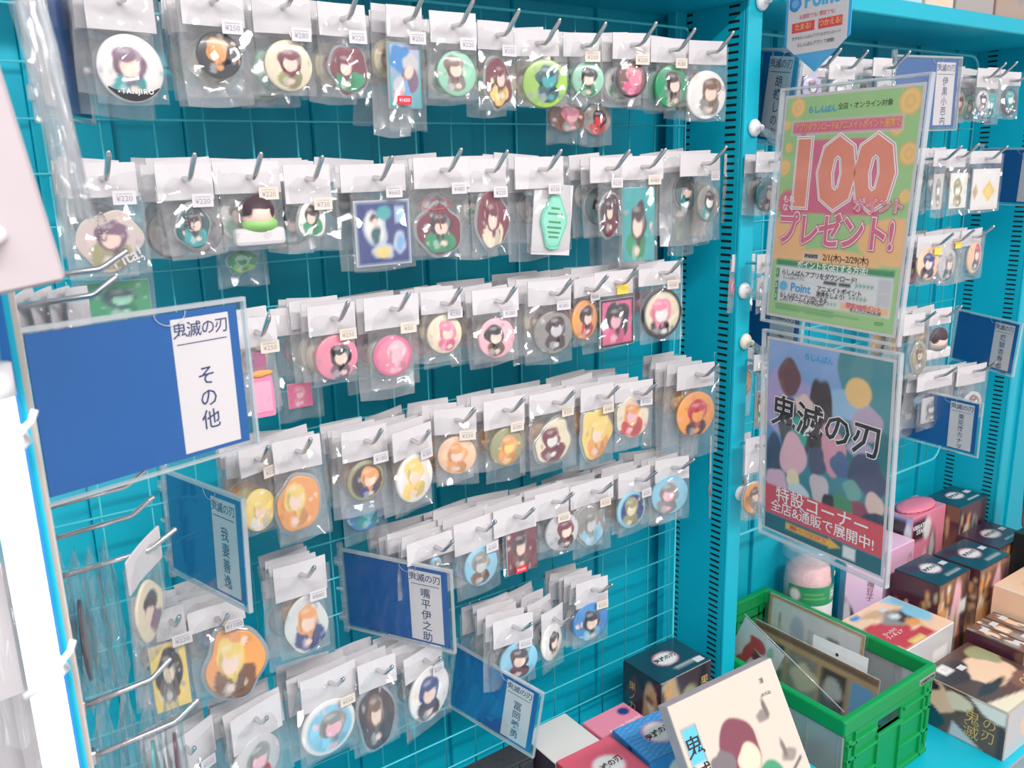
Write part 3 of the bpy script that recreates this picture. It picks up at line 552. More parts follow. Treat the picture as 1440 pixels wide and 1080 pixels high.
ITEMS2=[
(1,'lilac pack showing beside the pointed tag',0.978,0.05,0.097,0.067,0.981,0.05,0.024,'badge',0.974,0.049,0.041,0.04,'LIL PUR W LIL','',2,-0.08),
(1,'silver badge pack behind the promotion poster',1.045,0.052,0.098,0.065,1.051,0.055,0.025,'badge',1.045,0.048,0.045,0.038,'LGY GRY W GRY','',3,-0.22),
(1,'plain white headed pack behind the promotion poster',1.158,0.044,0.102,0.074,1.165,0.048,0.028,'card',1.165,0.052,0.034,0.033,'LGY GRY W GRY','',2,-0.12),
(1,'grey and black badge past the upper blue sign',1.476,0.038,0.1,0.067,1.479,0.043,0.006,'badge',1.48,0.043,0.037,0.037,'LGY DK W GRY','',3,-0.1),
(1,'small teal card charm in the far bay',1.516,0.037,0.103,0.066,1.526,0.044,0.003,'card',1.52,0.037,0.031,0.043,'TEAL TEAL W DTL','',3,-0.1),
(1,'teal ringed badge at the far end of the bay',1.576,0.064,0.098,0.073,1.579,0.062,0.013,'badge',1.581,0.044,0.049,0.049,'DTL TEAL W DTL ring','',2,-0.12),
(2,'dark teal badge pack just past the divider',0.884,0.054,-0.041,-0.07,0.889,0.058,-0.132,'badge',0.883,-0.103,0.048,0.048,'DTL DK GRY DK','',6,-0.02),
(2,'grey mottled pack beside the promotion poster',1.353,0.034,-0.043,-0.07,1.365,0.041,-0.161,'card',1.359,-0.115,0.029,0.063,'LGY GRY W OLV','',2,-0.1),
(2,'white card pack with olive charm',1.412,0.059,-0.041,-0.073,1.426,0.064,-0.159,'card',1.426,-0.115,0.051,0.064,'W OLV CRM OLV','',3,-0.1),
(2,'white card pack with a yellow diamond',1.516,0.098,-0.045,-0.068,1.528,0.1,-0.159,'card',1.528,-0.116,0.086,0.077,'W YEL YEL YEL diamond','',4,-0.1),
(3,'dark edged oval badge with navy print',1.356,0.077,-0.192,-0.23,1.359,0.077,-0.282,'badge',1.349,-0.243,0.061,0.061,'LPC NVY SKIN DK','yellow',3,-0.12),
(3,'grey oval badge with green print',1.429,0.067,-0.191,-0.222,1.428,0.078,-0.284,'badge',1.416,-0.249,0.062,0.062,'LGY GRY SKIN DTL','yellow',3,0.0),
(3,'white and red narrow pack near the far panel',1.499,0.096,-0.189,-0.22,1.503,0.127,-0.288,'badge',1.52,-0.245,0.063,0.062,'LPC RED W DTL','',4,0.1),
(3,'white headed pack by the promotion poster clips',0.879,0.025,-0.19,-0.218,0.884,0.028,-0.28,'card',0.88,-0.247,0.02,0.044,'LGY GRY W GRY','',3,-0.16),
(4,'silver chain charm pack in the far bay',1.323,0.06,-0.332,-0.371,1.337,0.063,-0.453,'charm',1.344,-0.417,0.043,0.056,'OLV BRN SKIN GRY chain','',4,-0.1),
(4,'dark haired bubble figure pack',1.41,0.066,-0.332,-0.363,1.411,0.066,-0.459,'bust',1.411,-0.399,0.053,0.051,'GRY DK SKIN GRY','',4,-0.1),
(4,'green card pack beside the lower poster clips',0.888,0.03,-0.345,-0.371,0.892,0.03,-0.467,'card',0.89,-0.434,0.024,0.059,'GRY DK CRM GRN chain','',4,-0.14),
(5,'curled white headers over the lower far sign',1.41,0.107,-0.454,-0.489,1.421,0.109,-0.57,'card',1.414,-0.531,0.068,0.051,'LGY GRY W GRY','',6,-0.1),
(5,'curled white headers next to the far panel',1.558,0.091,-0.465,-0.505,1.565,0.093,-0.583,'badge',1.567,-0.549,0.06,0.054,'LGY BRN W GRY','',6,-0.14),
(5,"orange and brown charms at the grid's lower end",0.884,0.046,-0.479,-0.539,0.887,0.047,-0.62,'charm',0.886,-0.584,0.042,0.053,'ORG BRN SKIN ORG','¥250',4,-0.16),
]
hang(ITEMS, -0.095, 'hanging on the teal grid')
hang(ITEMS2, -0.10, 'hanging on the pale grid')
# goods further back on the hooks whose lower ends hang out below the front bags
for n, (desc, row, x, z, w, h, kind, pal) in enumerate((
    ('brown and rose oval hanging lower behind the lime green badge', 1, .536, .005, .058, .036, 'badge', 'BRN PNK LPK GRY'),
    ('grey and red oval hanging lower beside the lime green badge', 1, .585, .003, .048, .038, 'badge', 'GRY DK RED RED'),
    ('dark green pack between the teal card and slotted divider', 2, .748, -.128, .042, .085, 'card', 'DTL BLK TAN GRN'),
    ('cream checked card pack near the slotted divider', 2, .782, -.12, .034, .076, 'card', 'CRM TAN GRY TAN'),
    ('square pink tag hanging under the gold edged badge', 3, .155, -.292, .028, .028, 'card', 'MAG PNK LPK PNK'),
    ('blue badge showing below the black and gold badge', 4, .222, -.447, .05, .046, 'badge', 'BLU LBL LBL TEAL'),
    ('green card showing below the translucent pastel charm', 2, -.018, -.168, .062, .035, 'card', 'GRN DTL MINT GRN'),
    ('green leaf charm showing below the dark haired bust', 2, .106, -.142, .03, .022, 'charm', 'GRN MINT GRN LGR'))):
    zr = ROW[row]; y = -.058; t = thing('bagged_charm', 'clear bag holding the '+desc, 'bagged goods', (x, y, zr), None, 'hanging on the teal grid')
    link('header_card', HEADS[n % 4], None, t, (0, 0, .006)).scale = (.05, 1, .03)
    b = link('bag', BAGS[n % 7], 'bag', t, (0, 0, -.002)); b.scale = (max(w, .046)*1.15, .8, zr-z+h/2+.012)
    product(kind, w, h, pal, '', 900+n*7, t, 0, z-zr)
# ------------------------------------------------------------------ blue category signs in clear sleeves
def sign(label, loc, yaw, pitch, roll, name, sc=1.0, W=0.144, side=1, title='鬼滅の刃', arm=None, hinge=True):
    t = thing('category_sign', label, 'sign', loc, (pitch, roll, yaw)); t.scale = (sc, sc, sc); H = 0.102
    link('sleeve', box('sleeve', -W/2-0.003, -0.0022, -H/2-0.005, W/2+0.007, -0.0016, H/2+0.004), 'sleeve', t, (0, 0, 0), None, 'clear plastic sleeve')
    link('sleeve', box('sleeve', -W/2-0.003, 0.0012, -H/2-0.005, W/2+0.007, 0.0018, H/2+0.004), 'sleeve', t)
    link('sleeve_edge', boxes('sleeve_edge', [(W/2+0.0055, -0.0024, -H/2-0.005, W/2+0.0075, 0.002, H/2+0.004), (-W/2-0.003, -0.0024, -H/2-0.0055, W/2+0.0075, 0.002, -H/2-0.004), (-W/2-0.003, -0.0026, H/2+0.0015, W/2+0.0075, 0.0022, H/2+0.0045)]), 'acrylic_edge', t)
    link('card', box('card', -W/2, -0.0008, -H/2, W/2, 0.0008, H/2), 'blue', t)
    # thumb notch of the sleeve
    link('thumb_notch', tube('thumb_notch', [(0.008+0.0115*math.cos(a), -0.0024, H/2+0.001+0.009*math.sin(a)) for a in [math.pi+k*math.pi/10 for k in range(11)]], 0.0004, 4), 'acrylic_edge', t, (0.012, 0, 0))
    lx0, lx1 = (0.14*0.144+W/2-0.072, W/2-0.0075) if side > 0 else (-W/2+0.0075, -0.14*0.144-W/2+0.072)
    p = link('label_panel', box('label_panel', lx0, -0.0013, -H/2+0.003, lx1, -0.0007, H/2-0.0045), 'paper', t); cx = (lx0+lx1)/2
    if title: text(title, 0.0116, 'ink', p, (cx, -0.0015, H/2-0.0135), 0.007, 0.86, name='title_lettering')
    link('rule', box('rule', lx0+0.003, -0.0016, H/2-0.0225, lx1-0.003, -0.0013, H/2-0.0219), 'ink', p)
    if name:
        n = len(name); sz = min(0.0150, 0.070/n/1.0)
        for k_, ch in enumerate(name): text(ch, sz, 'ink', p, (cx, -0.0015, -0.0125+((n-1)/2-k_)*sz*1.06), 0.006, name='name_lettering')
    if hinge:
        c = link('hinge_clip', boxes('hinge_clip', [(-W/2-0.009, -0.003, -H/2-0.012, -W/2-0.002, 0.004, H/2+0.012), (-W/2-0.014, -0.004, H/2-0.02, -W/2-0.007, 0.005, H/2-0.008), (-W/2-0.014, -0.004, -H/2+0.004, -W/2-0.007, 0.005, -H/2+0.016)], 0.001), 'clip', t)
        for zz in (H/2-0.014, 0.0, -H/2+0.010): link('hinge_pin', box('hinge_pin', -W/2-0.013, -0.0045, zz-0.0015, -W/2-0.003, -0.003, zz+0.0015), 'acrylic_edge', c)
    if arm:
        link('mounting_arm', tube('mounting_arm', arm, 0.0018, 6), 'clip', t)
    return t
sign('large blue sign in clear sleeve jutting from the strip light post', (-0.058, -0.344, -0.196), .279, -.015, .008, 'その他')
sign('blue sign turned edgewise beside the pale yellow badge', (0.022, -0.117, -0.402), -1.36, -.062, -.041, '我妻善逸')
sign('blue sign in clear sleeve hinged over the white headed packs', (0.248, -0.074, -0.564), -1.037, .04, .017, '嘴平伊之助')
sign('tilted blue sign hanging lowest, next to the white carton', (0.3805, -0.080, -0.7545), -1.233, -.007, .17, '冨岡義勇', 0.95)
sign('blue sign beside the upper poster, ahead of the teal ringed badge', (1.34, -0.073, 0.055), -.128, .0, -.015, '伊黒小芭内', 1.13, arm=[(-.078, 0, .03), (-.078, .056, .03)])
sign('blue sign hinged at the right end of the pale grid', (1.644, -0.077, -0.432), -1.811, -.016, .049, '煉獄杏寿郎')
sign('blue sign hanging below the curled headers by the lower poster', (1.421, -0.113, -0.553), -1.535, .104, .038, '栗花落カナヲ')
sign('blue sign behind the pointed tag, just past the divider', (0.926, -0.052, 0.042), -1.81, -.011, .143, '胡蝶しのぶ', 1.22, 0.112)
sign('blue sign with no readable name beside the white diamond pack', (1.655, -0.088, -0.095), -1.82, 0, .03, '', 1.0)
sign('blue sign half hidden between the two posters', (0.945, -0.062, -0.335), -1.70, 0, .06, '宇髄天元', 1.15, 0.118)
sign('blue sign showing only its edge behind the promotion poster', (1.181, -0.062, -0.105), -1.0, 0, 0, '', 1.0)
sign('blue sign seen from behind above the pastel charm', (-0.041, -0.09, 0.05), 1.15, 0, 0, '', 1.0, side=-1)

# ------------------------------------------------------------------ posters on the divider
def holder(label, loc, yaw, pitch, roll, art, W=0.21, H=0.297, n=110):
    t = thing('poster_holder', label, 'poster', loc, (pitch, roll, yaw))
    link('acrylic_sheet', box('acrylic_sheet', -W/2-0.006, -0.0035, -H/2-0.008, W/2+0.006, -0.0022, H/2+0.008), 'acrylic', t)
    link('acrylic_sheet', box('acrylic_sheet', -W/2-0.006, 0.0015, -H/2-0.008, W/2+0.006, 0.0028, H/2+0.008), 'acrylic', t)
    e = 0.0035
    link('acrylic_border', boxes('acrylic_border', [(-W/2-0.008, -0.004, -H/2-0.010, -W/2-0.008+e, 0.0034, H/2+0.010), (W/2+0.008-e, -0.004, -H/2-0.010, W/2+0.008, 0.0034, H/2+0.010), (-W/2-0.008, -0.004, -H/2-0.010, W/2+0.008, 0.0034, -H/2-0.010+e), (-W/2-0.008, -0.004, H/2+0.010-e, W/2+0.008, 0.0034, H/2+0.010)], 0.0006), 'acrylic_edge', t)
    s = link('poster_sheet', box('poster_sheet', -W/2, -0.0003, -H/2, W/2, 0.0006, H/2), 'paper', t)
    link('poster_print', patch('poster_print', W*0.965, H*0.975, art, n), 'matte', s, (0, -0.0006, 0))
    return t, s
def FP(x, y): return (2*x-1, 1-2*y)
coin = [(.1,.045,.06),(.93,.055,.075),(.86,.155,.045),(.96,.26,.065),(.03,.31,.05),(.05,.22,.03),(.97,.43,.04),(.02,.12,.03)]
GREEN = lin((168,208,146)); ORA = lin((250,196,142)); PK = lin((224,118,146)); DG = lin((64,150,104)); GW = lin((226,226,228))
art1 = []
art1 += [('e', *FP(.02,.66), .5, .16, 0, ORA), ('e', *FP(.95,.62), .55, .2, 0, ORA), ('e', *FP(.5,.72), .7, .1, 0, ORA), ('e', *FP(.12,.58), .3, .1, 0, ORA)]
for cx, cy, rr in coin: art1 += [('e', *FP(cx, cy), rr*2, rr*1.45, 0, lin((238,184,112))), ('e', *FP(cx, cy), rr*1.75, rr*1.27, 0, lin((250,206,138))), ('e', *FP(cx, cy), rr*.9, rr*.7, 0, lin((240,190,120))), ('e', *FP(cx, cy), rr*.6, rr*.45, 0, lin((250,206,138)))]
art1 += [('r', *FP(.065,.165), *FP(.90,.105), GW), ('r', *FP(.072,.161), *FP(.893,.109), PK), ('py', [FP(.14,.16), FP(.19,.16), FP(.17,.185)], PK)]
art1 += [('r', *FP(.125,.515), *FP(.80,.19), PK)]
def starburst(cx, cy, r, n): return [(FP(cx, cy)[0]+r*(1 if i % 2 else .86)*math.cos(i*math.pi/n), FP(cx, cy)[1]+r*.72*(1 if i % 2 else .86)*math.sin(i*math.pi/n)) for i in range(2*n)]
art1 += [('py', starburst(.09,.475,.19,16), PK)]
art1 += [('r', *FP(.035,.785), *FP(.965,.735), DG), ('r', *FP(.035,.935), *FP(.965,.765), GW)]
for k, y in enumerate((.795, .855, .905)): art1 += [('r', *FP(.04, y+.03), *FP(.07, y-.018), DG)]
art1 += [('r', *FP(.86,.835), *FP(.955,.775), lin((206,206,210))), ('r', *FP(.86,.893), *FP(.955,.838), lin((206,206,210)))]
art1 += [('r', *FP(.60,.928), *FP(.955,.897), lin((244,196,150))), ('r', *FP(.68,.93), *FP(.9,.917), lin((70,60,80)))]
art1 += [('r', *FP(.26,.722), *FP(.40,.698), GW), ('r', *FP(.30,.826), *FP(.45,.811), GW), ('r', *FP(.45,.828), *FP(.555,.812), lin((70,70,74))), ('r', *FP(.57,.828), *FP(.66,.812), lin((70,70,74)))]
for k in range(5):
    for yy, xx in ((.815,.70), (.872,.66)): art1 += [('py', [FP(xx+k*.028, yy-.01), FP(xx+k*.028, yy+.01), FP(xx+.018+k*.028, yy)], DG)]
for k in range(4): art1 += [('py', [FP(.47+k*.028, .905), FP(.47+k*.028, .92), FP(.485+k*.028, .9125)], DG)]
for k in range(3): art1 += [('line', *FP(.06, .950+k*.01), *FP(.55+.2*(k % 2), .950+k*.01), .003, DG)]
for k in range(3): pass
art1 += [('r', *FP(.36,.88), *FP(.0,.88), GW)] if False else []
art1 += [('e', *FP(.115,.86), .07, .045, 0, lin((70,170,222))), ('e', *FP(.115,.862), .05, .03, 0, lin((110,196,232)))]
t1, s1 = holder('green and pink points promotion poster in clear acrylic holder', (.81, -.27, -.119), -1.673, -.051, .006, (GREEN, art1))
PW, PH = 0.21*0.965, 0.297*0.975
def ptx(s, x, y, size, mt, par, bold=0.0, sp=1.0, align='CENTER', dz=0.0, squeeze=None, rot=None, line=1.0, name='lettering'):
    return text(s, size, mt, par, ((x-.5)*PW, -0.0010-dz, (.5-y)*PH), bold, sp, line, align, rot=rot, squeeze=squeeze, name=name)
ptx('らしんばん', .30, .062, .0095, 'cyan', s1, .03, .9); ptx('全店・オンライン対象', .62, .055, .0085, 'black', s1, 0, .9)
ptx('アプリダウンロード&アニメイトポイント連携で', .485, .135, .0098, 'orange', s1, .012, .86, squeeze=(.82, 1.15))
ptx('100', .465, .352, .104, 'white', s1, .085, 1.02, squeeze=(1.06, 1.08)); ptx('100', .465, .352, .104, 'pink', s1, .07, 1.02, dz=.0003, squeeze=(1.06, 1.08)); ptx('100', .465, .352, .104, 'white', s1, .062, 1.02, dz=.0006, squeeze=(1.06, 1.08))
M['peach'] = mat('peach_ink', (240, 150, 128), 0.5); ptx('100', .465, .352, .104, 'peach', s1, .047, 1.02, dz=.0009, squeeze=(1.06, 1.08))
ptx('もれ\nなく', .10, .475, .011, 'white', s1, .01, .9, dz=.0011)
ptx('ポイント', .80, .475, .0185, 'pink', s1, .09, .95, dz=.0011); ptx('ポイント', .80, .475, .0185, 'white', s1, .03, .95, dz=.0013); ptx('ポイント', .80, .475, .0185, 'pink', s1, .0, .95, dz=.0015)
ptx('プレゼント!', .48, .60, .0365, 'pink', s1, .085, .92, dz=.0002, squeeze=(1, 1.25)); ptx('プレゼント!', .48, .60, .0365, 'white', s1, .055, .92, dz=.0006, squeeze=(1, 1.25)); ptx('プレゼント!', .48, .60, .0365, 'pink', s1, .025, .92, dz=.001, squeeze=(1, 1.25))
ptx('開催期間', .33, .709, .006, 'black', s1, .01, .9, dz=.0003); ptx('2/1(木)~2/29(木)', .60, .709, .0115, 'black', s1, .005, .9)
ptx('ポイントをGETする方法!', .5, .752, .0105, 'white', s1, .02, .95, dz=.0003)
for k, y in enumerate((.800, .860, .912)): ptx(str(k+1), .055, y, .008, 'white', s1, .01, dz=.0003)
ptx('らしんばんアプリをダウンロード!', .09, .796, .0088, 'black', s1, .01, .86, 'LEFT', dz=.0003); ptx('らしんばんアプリ', .105, .819, .005, 'black', s1, 0, .9, 'LEFT', dz=.0003)
ptx('Point', .18, .862, .0165, 'cyan', s1, .02, 1.0, 'LEFT', dz=.0003); ptx('アニメイトポイント', .40, .852, .0085, 'black', s1, .01, .88, 'LEFT', dz=.0003); ptx('連携をしよう!', .40, .877, .0078, 'black', s1, .01, .88, 'LEFT', dz=.0003)
ptx('らしんばんアプリ内にある', .09, .902, .0074, 'black', s1, .01, .86, 'LEFT', dz=.0003); ptx('このバナーからお申込み!', .09, .922, .0074, 'black', s1, .01, .86, 'LEFT', dz=.0003)
ptx('限定100ポイント', .775, .907, .0075, 'pink', s1, .03, .9, dz=.0003); ptx('お申込みはコチラ!', .79, .9235, .005, 'white', s1, .01, .9, dz=.0003); ptx('0229', .90, .965, .0065, 'green', s1, 0, 1, dz=.0003)

SKYA = lin((112,170,222)); TE = lin((58,124,130))
art2 = [('g', 1, -.1, lin((150,180,226)), lin((90,150,200))), ('g', -.1, -.62, lin((84,150,172)), lin((52,124,126))), ('b', .75, .75, .6, .5, 3, lin((84,150,160))), ('b', -.55, .35, .5, .35, 4, lin((176,168,214))), ('b', .35, .5, .4, .14, 6, lin((160,196,226))), ('b', .8, .1, .5, .3, 8, TE)]
# loose generic colour patches where the printed artwork is
art2 += [('b', -.62, .66, .22, .17, 11, lin((120,84,92))), ('b', -.5, .14, .3, .34, 12, lin((84,92,100))), ('b', -.42, .1, .14, .22, 13, lin((70,176,164))), ('b', -.08, .36, .2, .44, 14, lin((78,68,74))), ('b', .12, .05, .2, .26, 15, lin((228,162,182))), ('b', -.35, .42, .16, .1, 16, lin((238,208,200))),
         ('e', .52, .66, .2, .14, 0, lin((246,204,140))), ('b', .66, .4, .24, .16, 18, lin((196,172,196))), ('b', .6, .12, .2, .1, 32, lin((190,176,206))), ('b', -.86, -.2, .14, .24, 19, lin((64,92,120))), ('b', -.5, -.16, .22, .24, 20, lin((238,188,202))), ('b', -.5, -.36, .12, .1, 21, lin((244,226,190))), ('b', -.82, -.44, .22, .12, 22, lin((226,190,214))), ('b', -.42, -.5, .18, .1, 23, lin((206,226,232))),
         ('b', -.1, -.12, .16, .14, 24, lin((86,96,120))), ('b', -.02, -.38, .16, .16, 25, lin((214,200,206))), ('b', .3, -.06, .16, .13, 26, lin((92,116,158))), ('b', .72, -.1, .28, .2, 27, lin((84,90,120))), ('b', .5, -.28, .14, .1, 33, lin((120,176,170))), ('b', .86, -.36, .14, .12, 28, lin((236,204,194))), ('b', .62, -.5, .2, .14, 29, lin((150,80,100))), ('b', .86, -.55, .2, .14, 34, lin((64,74,96))), ('b', .36, -.48, .16, .14, 30, lin((88,150,116))), ('b', .14, -.52, .1, .12, 31, lin((64,64,76)))]
RB = lin((226,92,104))
art2 += [('r', *FP(-.1,.915), *FP(1.1,.755), RB), ('r', *FP(-.1,1.1), *FP(1.1,.915), lin((52,112,124))), ('py', [FP(.2,.93), FP(.58,.93), FP(.58,.92), FP(.68,.947), FP(.58,.975), FP(.58,.965), FP(.2,.965)], lin((246,194,92))), ('r', *FP(.70,.985), *FP(.80,.925), lin((236,236,236)))]
t2, s2 = holder('anime feature poster with red band in clear acrylic holder', (.813, -.27, -.446), -1.661, .025, -.01, (SKYA, art2))
ptx('らしんばん', .44, .052, .0105, 'cyan', s2, .03, .85)
ptx('鬼滅の刃', .5, .375, .050, 'white', s2, .045, .97, dz=.0003, rot=(0, .04, 0), squeeze=(.95, 1)); ptx('鬼滅の刃', .5, .375, .050, 'black', s2, .016, .97, dz=.0007, rot=(0, .04, 0), squeeze=(.95, 1))
ptx('特設コーナー', .5, .798, .0265, 'white', s2, .008, 1.05, dz=.0003); ptx('全店&通販で展開中!', .5, .868, .0205, 'white', s2, .008, .98, dz=.0003)
ptx('通販ページはコチラ!', .40, .947, .0075, 'red', s2, .01, .9, dz=.0003)

# pointed tag above the promotion poster
pt = thing('pointed_tag', 'blue edged pointed paper tag hanging over the promotion poster', 'sign', (.82, -.215, .06), (0, 0, -1.66))
link('tag_sheet', prism('tag_sheet', [(0, -0.004), (.052, .034), (.052, .19), (-.052, .19), (-.052, .034)], 0, 0.001), 'cyan', pt)
link('tag_panel', prism('tag_panel', [(-.034, .0205), (.034, .0205), (.0475, .031), (.0475, .187), (-.0475, .187), (-.0475, .031)], -0.0005, 0.0003), 'paper', pt)
for x0, x1, s_, mm in ((-.040, -.003, 'たまる!', 'red'), (.003, .040, 'つかえる!', 'red')):
    p_ = link('pill', box('pill', x0, -0.0009, .047, x1, -0.0004, .0590, 0.0002), mm, pt); text(s_, .0088, 'orange', p_, ((x0+x1)/2, -0.0012, .0530), .02, .85)
text('Point', .026, 'cyan', pt, (.006, -0.001, .0835), .03, 1.0); text('お買取でも! 買取でも!', .0062, 'red', pt, (0, -0.001, .0650), 0, .9); text('まずはらしんばんアプリをダウンロード!', .0045, 'black', pt, (0, -0.001, .0400), 0, .9); text('らしんばんアプリ で検索!', .0055, 'black', pt, (0, -0.001, .0310), 0, .9)
link('icon', polar('icon', .02, .019, ('BLU', [('e', 0, -.1, .6, .55, 0, 'SKY')]), wob(77, 6, .12), 6, 30, .0002, .0003), 'print', pt, (-.036, -0.001, .0835))
link('tag_sleeve', prism('tag_sleeve', [(0, -0.007), (.054, .0325), (.054, .192), (-.054, .192), (-.054, .0325)], -0.0022, -0.0018), 'sleeve', pt)

# round magnets with clear clips holding the posters
def magnet(label, x, z, tgt, ivory=False):
    t = thing('magnet_clip', label, 'magnet clip', (x, -0.0722, z), None, 'round magnets on the divider')
    prof = [(0.0001, 0.0), (0.0105, 0.0), (0.0125, -0.0012), (0.0128, -0.0035), (0.0105, -0.0065), (0.006, -0.0082), (0.0045, -0.009), (0.0042, -0.016), (0.003, -0.018), (0.0001, -0.018)]
    V = []; F = []; n = 28
    for r_, y_ in prof:
        for k in range(n): a = 6.28318*k/n; V.append((r_*math.cos(a), y_, r_*math.sin(a)))
    for j in range(len(prof)-1):
        for k in range(n): F.append((j*n+k, j*n+(k+1) % n, (j+1)*n+(k+1) % n, (j+1)*n+k))
    link('knob', raw('knob', V, F, None, True), 'magnet2' if ivory else 'magnet', t)
    d = Vector(tgt)-Vector((x, -0.0722, z))
    link('clip_arm', tube('clip_arm', [(0, -0.014, 0), (d.x*.4, d.y*.4-.008, d.z*.4), (d.x*.8, d.y*.8, d.z*.8), tuple(d)], [0.003, 0.0055, 0.006, 0.004], 8), 'clip', t)
    link('clip_jaw', box('clip_jaw', d.x-0.003, d.y-0.014, d.z-0.011, d.x+0.003, d.y+0.004, d.z+0.011, 0.001), 'clip', t)
magnet('white round magnet clip at the promotion poster, higher one', .880, -.006, (.829, -.158, -.03))
magnet('white round magnet clip at the promotion poster, lower one', .872, -.247, (.82, -.156, -.245))
magnet('ivory round magnet clip holding the feature poster by its top', .880, -.328, (.82, -.156, -.325), True)
magnet('white round magnet clip holding the feature poster low down', .884, -.583, (.826, -.158, -.57))
magnet('white round magnet clip carrying the pointed tag', .885, .168, (.827, -.165, .172))
# ------------------------------------------------------------------ cartons and goods on the bottom shelves
def carton(name, label, x0, x1, y0, y1, z0, z1, base, faces=None, yaw=0.0, mt='print', n=26):
    """a closed box; faces: top / front / left -> (background, shapes); returns the Empty and half sizes"""
    cx, cy = (x0+x1)/2, (y0+y1)/2; w, d, h = x1-x0, y1-y0, z1-z0
    t = thing(name, label, 'box', (cx, cy, z0), (0, 0, yaw))
    bm_ = box('carton_body', -w/2, -d/2, 0, w/2, d/2, h, min(0.0012, w*.02)); k = M.get('c_'+str(base)) or mat('card_'+str(base), base, 0.4, coat=0.2); M['c_'+str(base)] = k
    body = link('carton_body', bm_, k, t)
    for f, art in (faces or {}).items():
        if f == 'top': link('top_print', patch('top_print', w*.985, d*.985, art, n, 'xy'), mt, body, (0, 0, h+0.0003))
        if f == 'front': link('front_print', patch('front_print', w*.985, h*.985, art, n, 'xz'), mt, body, (0, -d/2-0.0003, h/2))
        if f == 'left': link('side_print', patch('side_print', d*.985, h*.985, art, n, 'yz'), mt, body, (-w/2-0.0003, 0, h/2))
    return t, w, d, h
def top_text(s, size, mt, t, x, y, h, bold=0.0, rz=0.0, sp=1.0):
    o = text(s, size, mt, t, (x, y, h+0.0008), bold, sp); o.rotation_mode = 'XYZ'; o.rotation_euler = (-math.pi/2, 0, rz)
    return o
def left_text(s, size, mt, t, y, z, w, bold=0.0, line=1.0):
    o = text(s, size, mt, t, (-w/2-0.0008, y, z), bold, 1.0, line); o.rotation_mode = 'XYZ'; o.rotation_euler = (0, 0, -math.pi/2); return o
LOGO = [('e', 0, .1, .42, .42, 0, 'PNK'), ('e', 0, .1, .38, .37, 0, 'W')]
def top_sticker(t, x, y, h):
    link('sticker', box('sticker', -0.009, -0.006, 0, 0.009, 0.006, 0.0008), 'paper', t, (x, y, h+0.0002))
BZ = -0.975
figtop = ('DSEA', LOGO+[('line', -.1, -.62, .75, -.62, .04, 'W')])
figside = ('BLK', [('b', -.3, 0, .5, .7, 5, 'WINE'), ('b', .5, -.2, .45, .9, 6, 'TAN'), ('b', .55, -.1, .2, .5, 7, 'CRM'), ('sc', 14, 3, .06, .16, ['TAN', 'CRM', 'BRN'], (.2, -.9, .9, .6)), ('b', -.7, -.3, .2, .5, 8, 'DSEA')])
figfront = ('DK', [('g', -1, .6, 'TAN', 'WINE'), ('b', -.55, .2, .3, .9, 9, 'TAN'), ('sc', 22, 8, .06, .15, ['TAN', 'CRM', 'ORG'], (-.85, -.9, -.25, .9)), ('b', .15, .1, .3, .5, 10, 'OLV'), ('b', .7, .2, .25, .8, 11, 'BLK')])
t, w, d, h = carton('figure_carton', 'black and bronze figure carton in the corner under the wire grid', .690, .807, -.092, -.005, BZ, -.852, (34, 40, 48), {'top': figtop, 'left': figside, 'front': figfront})
top_text('鬼滅の刃', .0115, 'black', t, 0, d*.06, h, .02); top_sticker(t, .042, -.03, h); left_text('果\nノ\n力', .018, 'gold', t, .02, h*.55, w); text('果\n力', .02, 'gold', t, (w*.36, -d/2-.0008, h*.66), .0, 1, .9)
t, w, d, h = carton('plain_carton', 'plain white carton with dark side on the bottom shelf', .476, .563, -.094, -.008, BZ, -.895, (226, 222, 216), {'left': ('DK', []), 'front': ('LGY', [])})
t, w, d, h = carton('flat_carton', 'flat pink carton with a slate dot behind the blue carton', .574, .662, -.0985, -.037, BZ, -.902, (238, 130, 150), {'top': ('PNK', [('e', .62, .45, .24, .3, 0, 'NVY')])})
top_text('Kamado Nezuko', .0095, 'white', t, .008, -.012, h, .0, .05)
blue_art = ('BLU', [('line', -1+.2*j, -1+.2*k+(.09 if j % 2 else 0), -.8+.2*j, -1+.2*k+(0 if j % 2 else .09), .018, 'SKY') for k in range(11) for j in range(10)]+[('e', .1, .05, .52, .56, .2, 'PNK'), ('e', .1, .05, .46, .5, .2, 'W'), ('line', .95, -1, .95, 1, .06, 'NVY')])
t, w, d, h = carton('patterned_carton', 'blue wave patterned carton with a white title oval', .579, .682, -.188, -.101, BZ, -.884, (44, 112, 180), {'top': blue_art, 'front': ('BLU', [('e', 0, .3, .3, .4, 0, 'W'), ('b', -.6, -.3, .3, .4, 2, 'DK')]), 'left': ('BLU', [('line', 0, 1, 0, -1, .1, 'NVY')])}, -.08)
top_text('鬼滅の刃', .0135, 'black', t, .005, .002, h, .02, .15)
t, w, d, h = carton('patterned_carton', 'dusty red patterned carton with a white title oval', .470, .572, -.187, -.102, BZ, -.884, (214, 84, 104), {'top': (lin((222,96,116)), [('e', .1, -.2, .52, .56, .2, 'PNK'), ('e', .1, -.2, .46, .5, .2, 'W'), ('line', 1, -1, 1, 1, .05, 'MAR')]), 'left': (lin((190,72,92)), []), 'front': (lin((200,76,96)), [('e', 0, .2, .4, .5, 0, 'W')])}, -.03)
top_text('鬼滅の刃', .0135, 'black', t, .005, -.008, h, .02, .15)
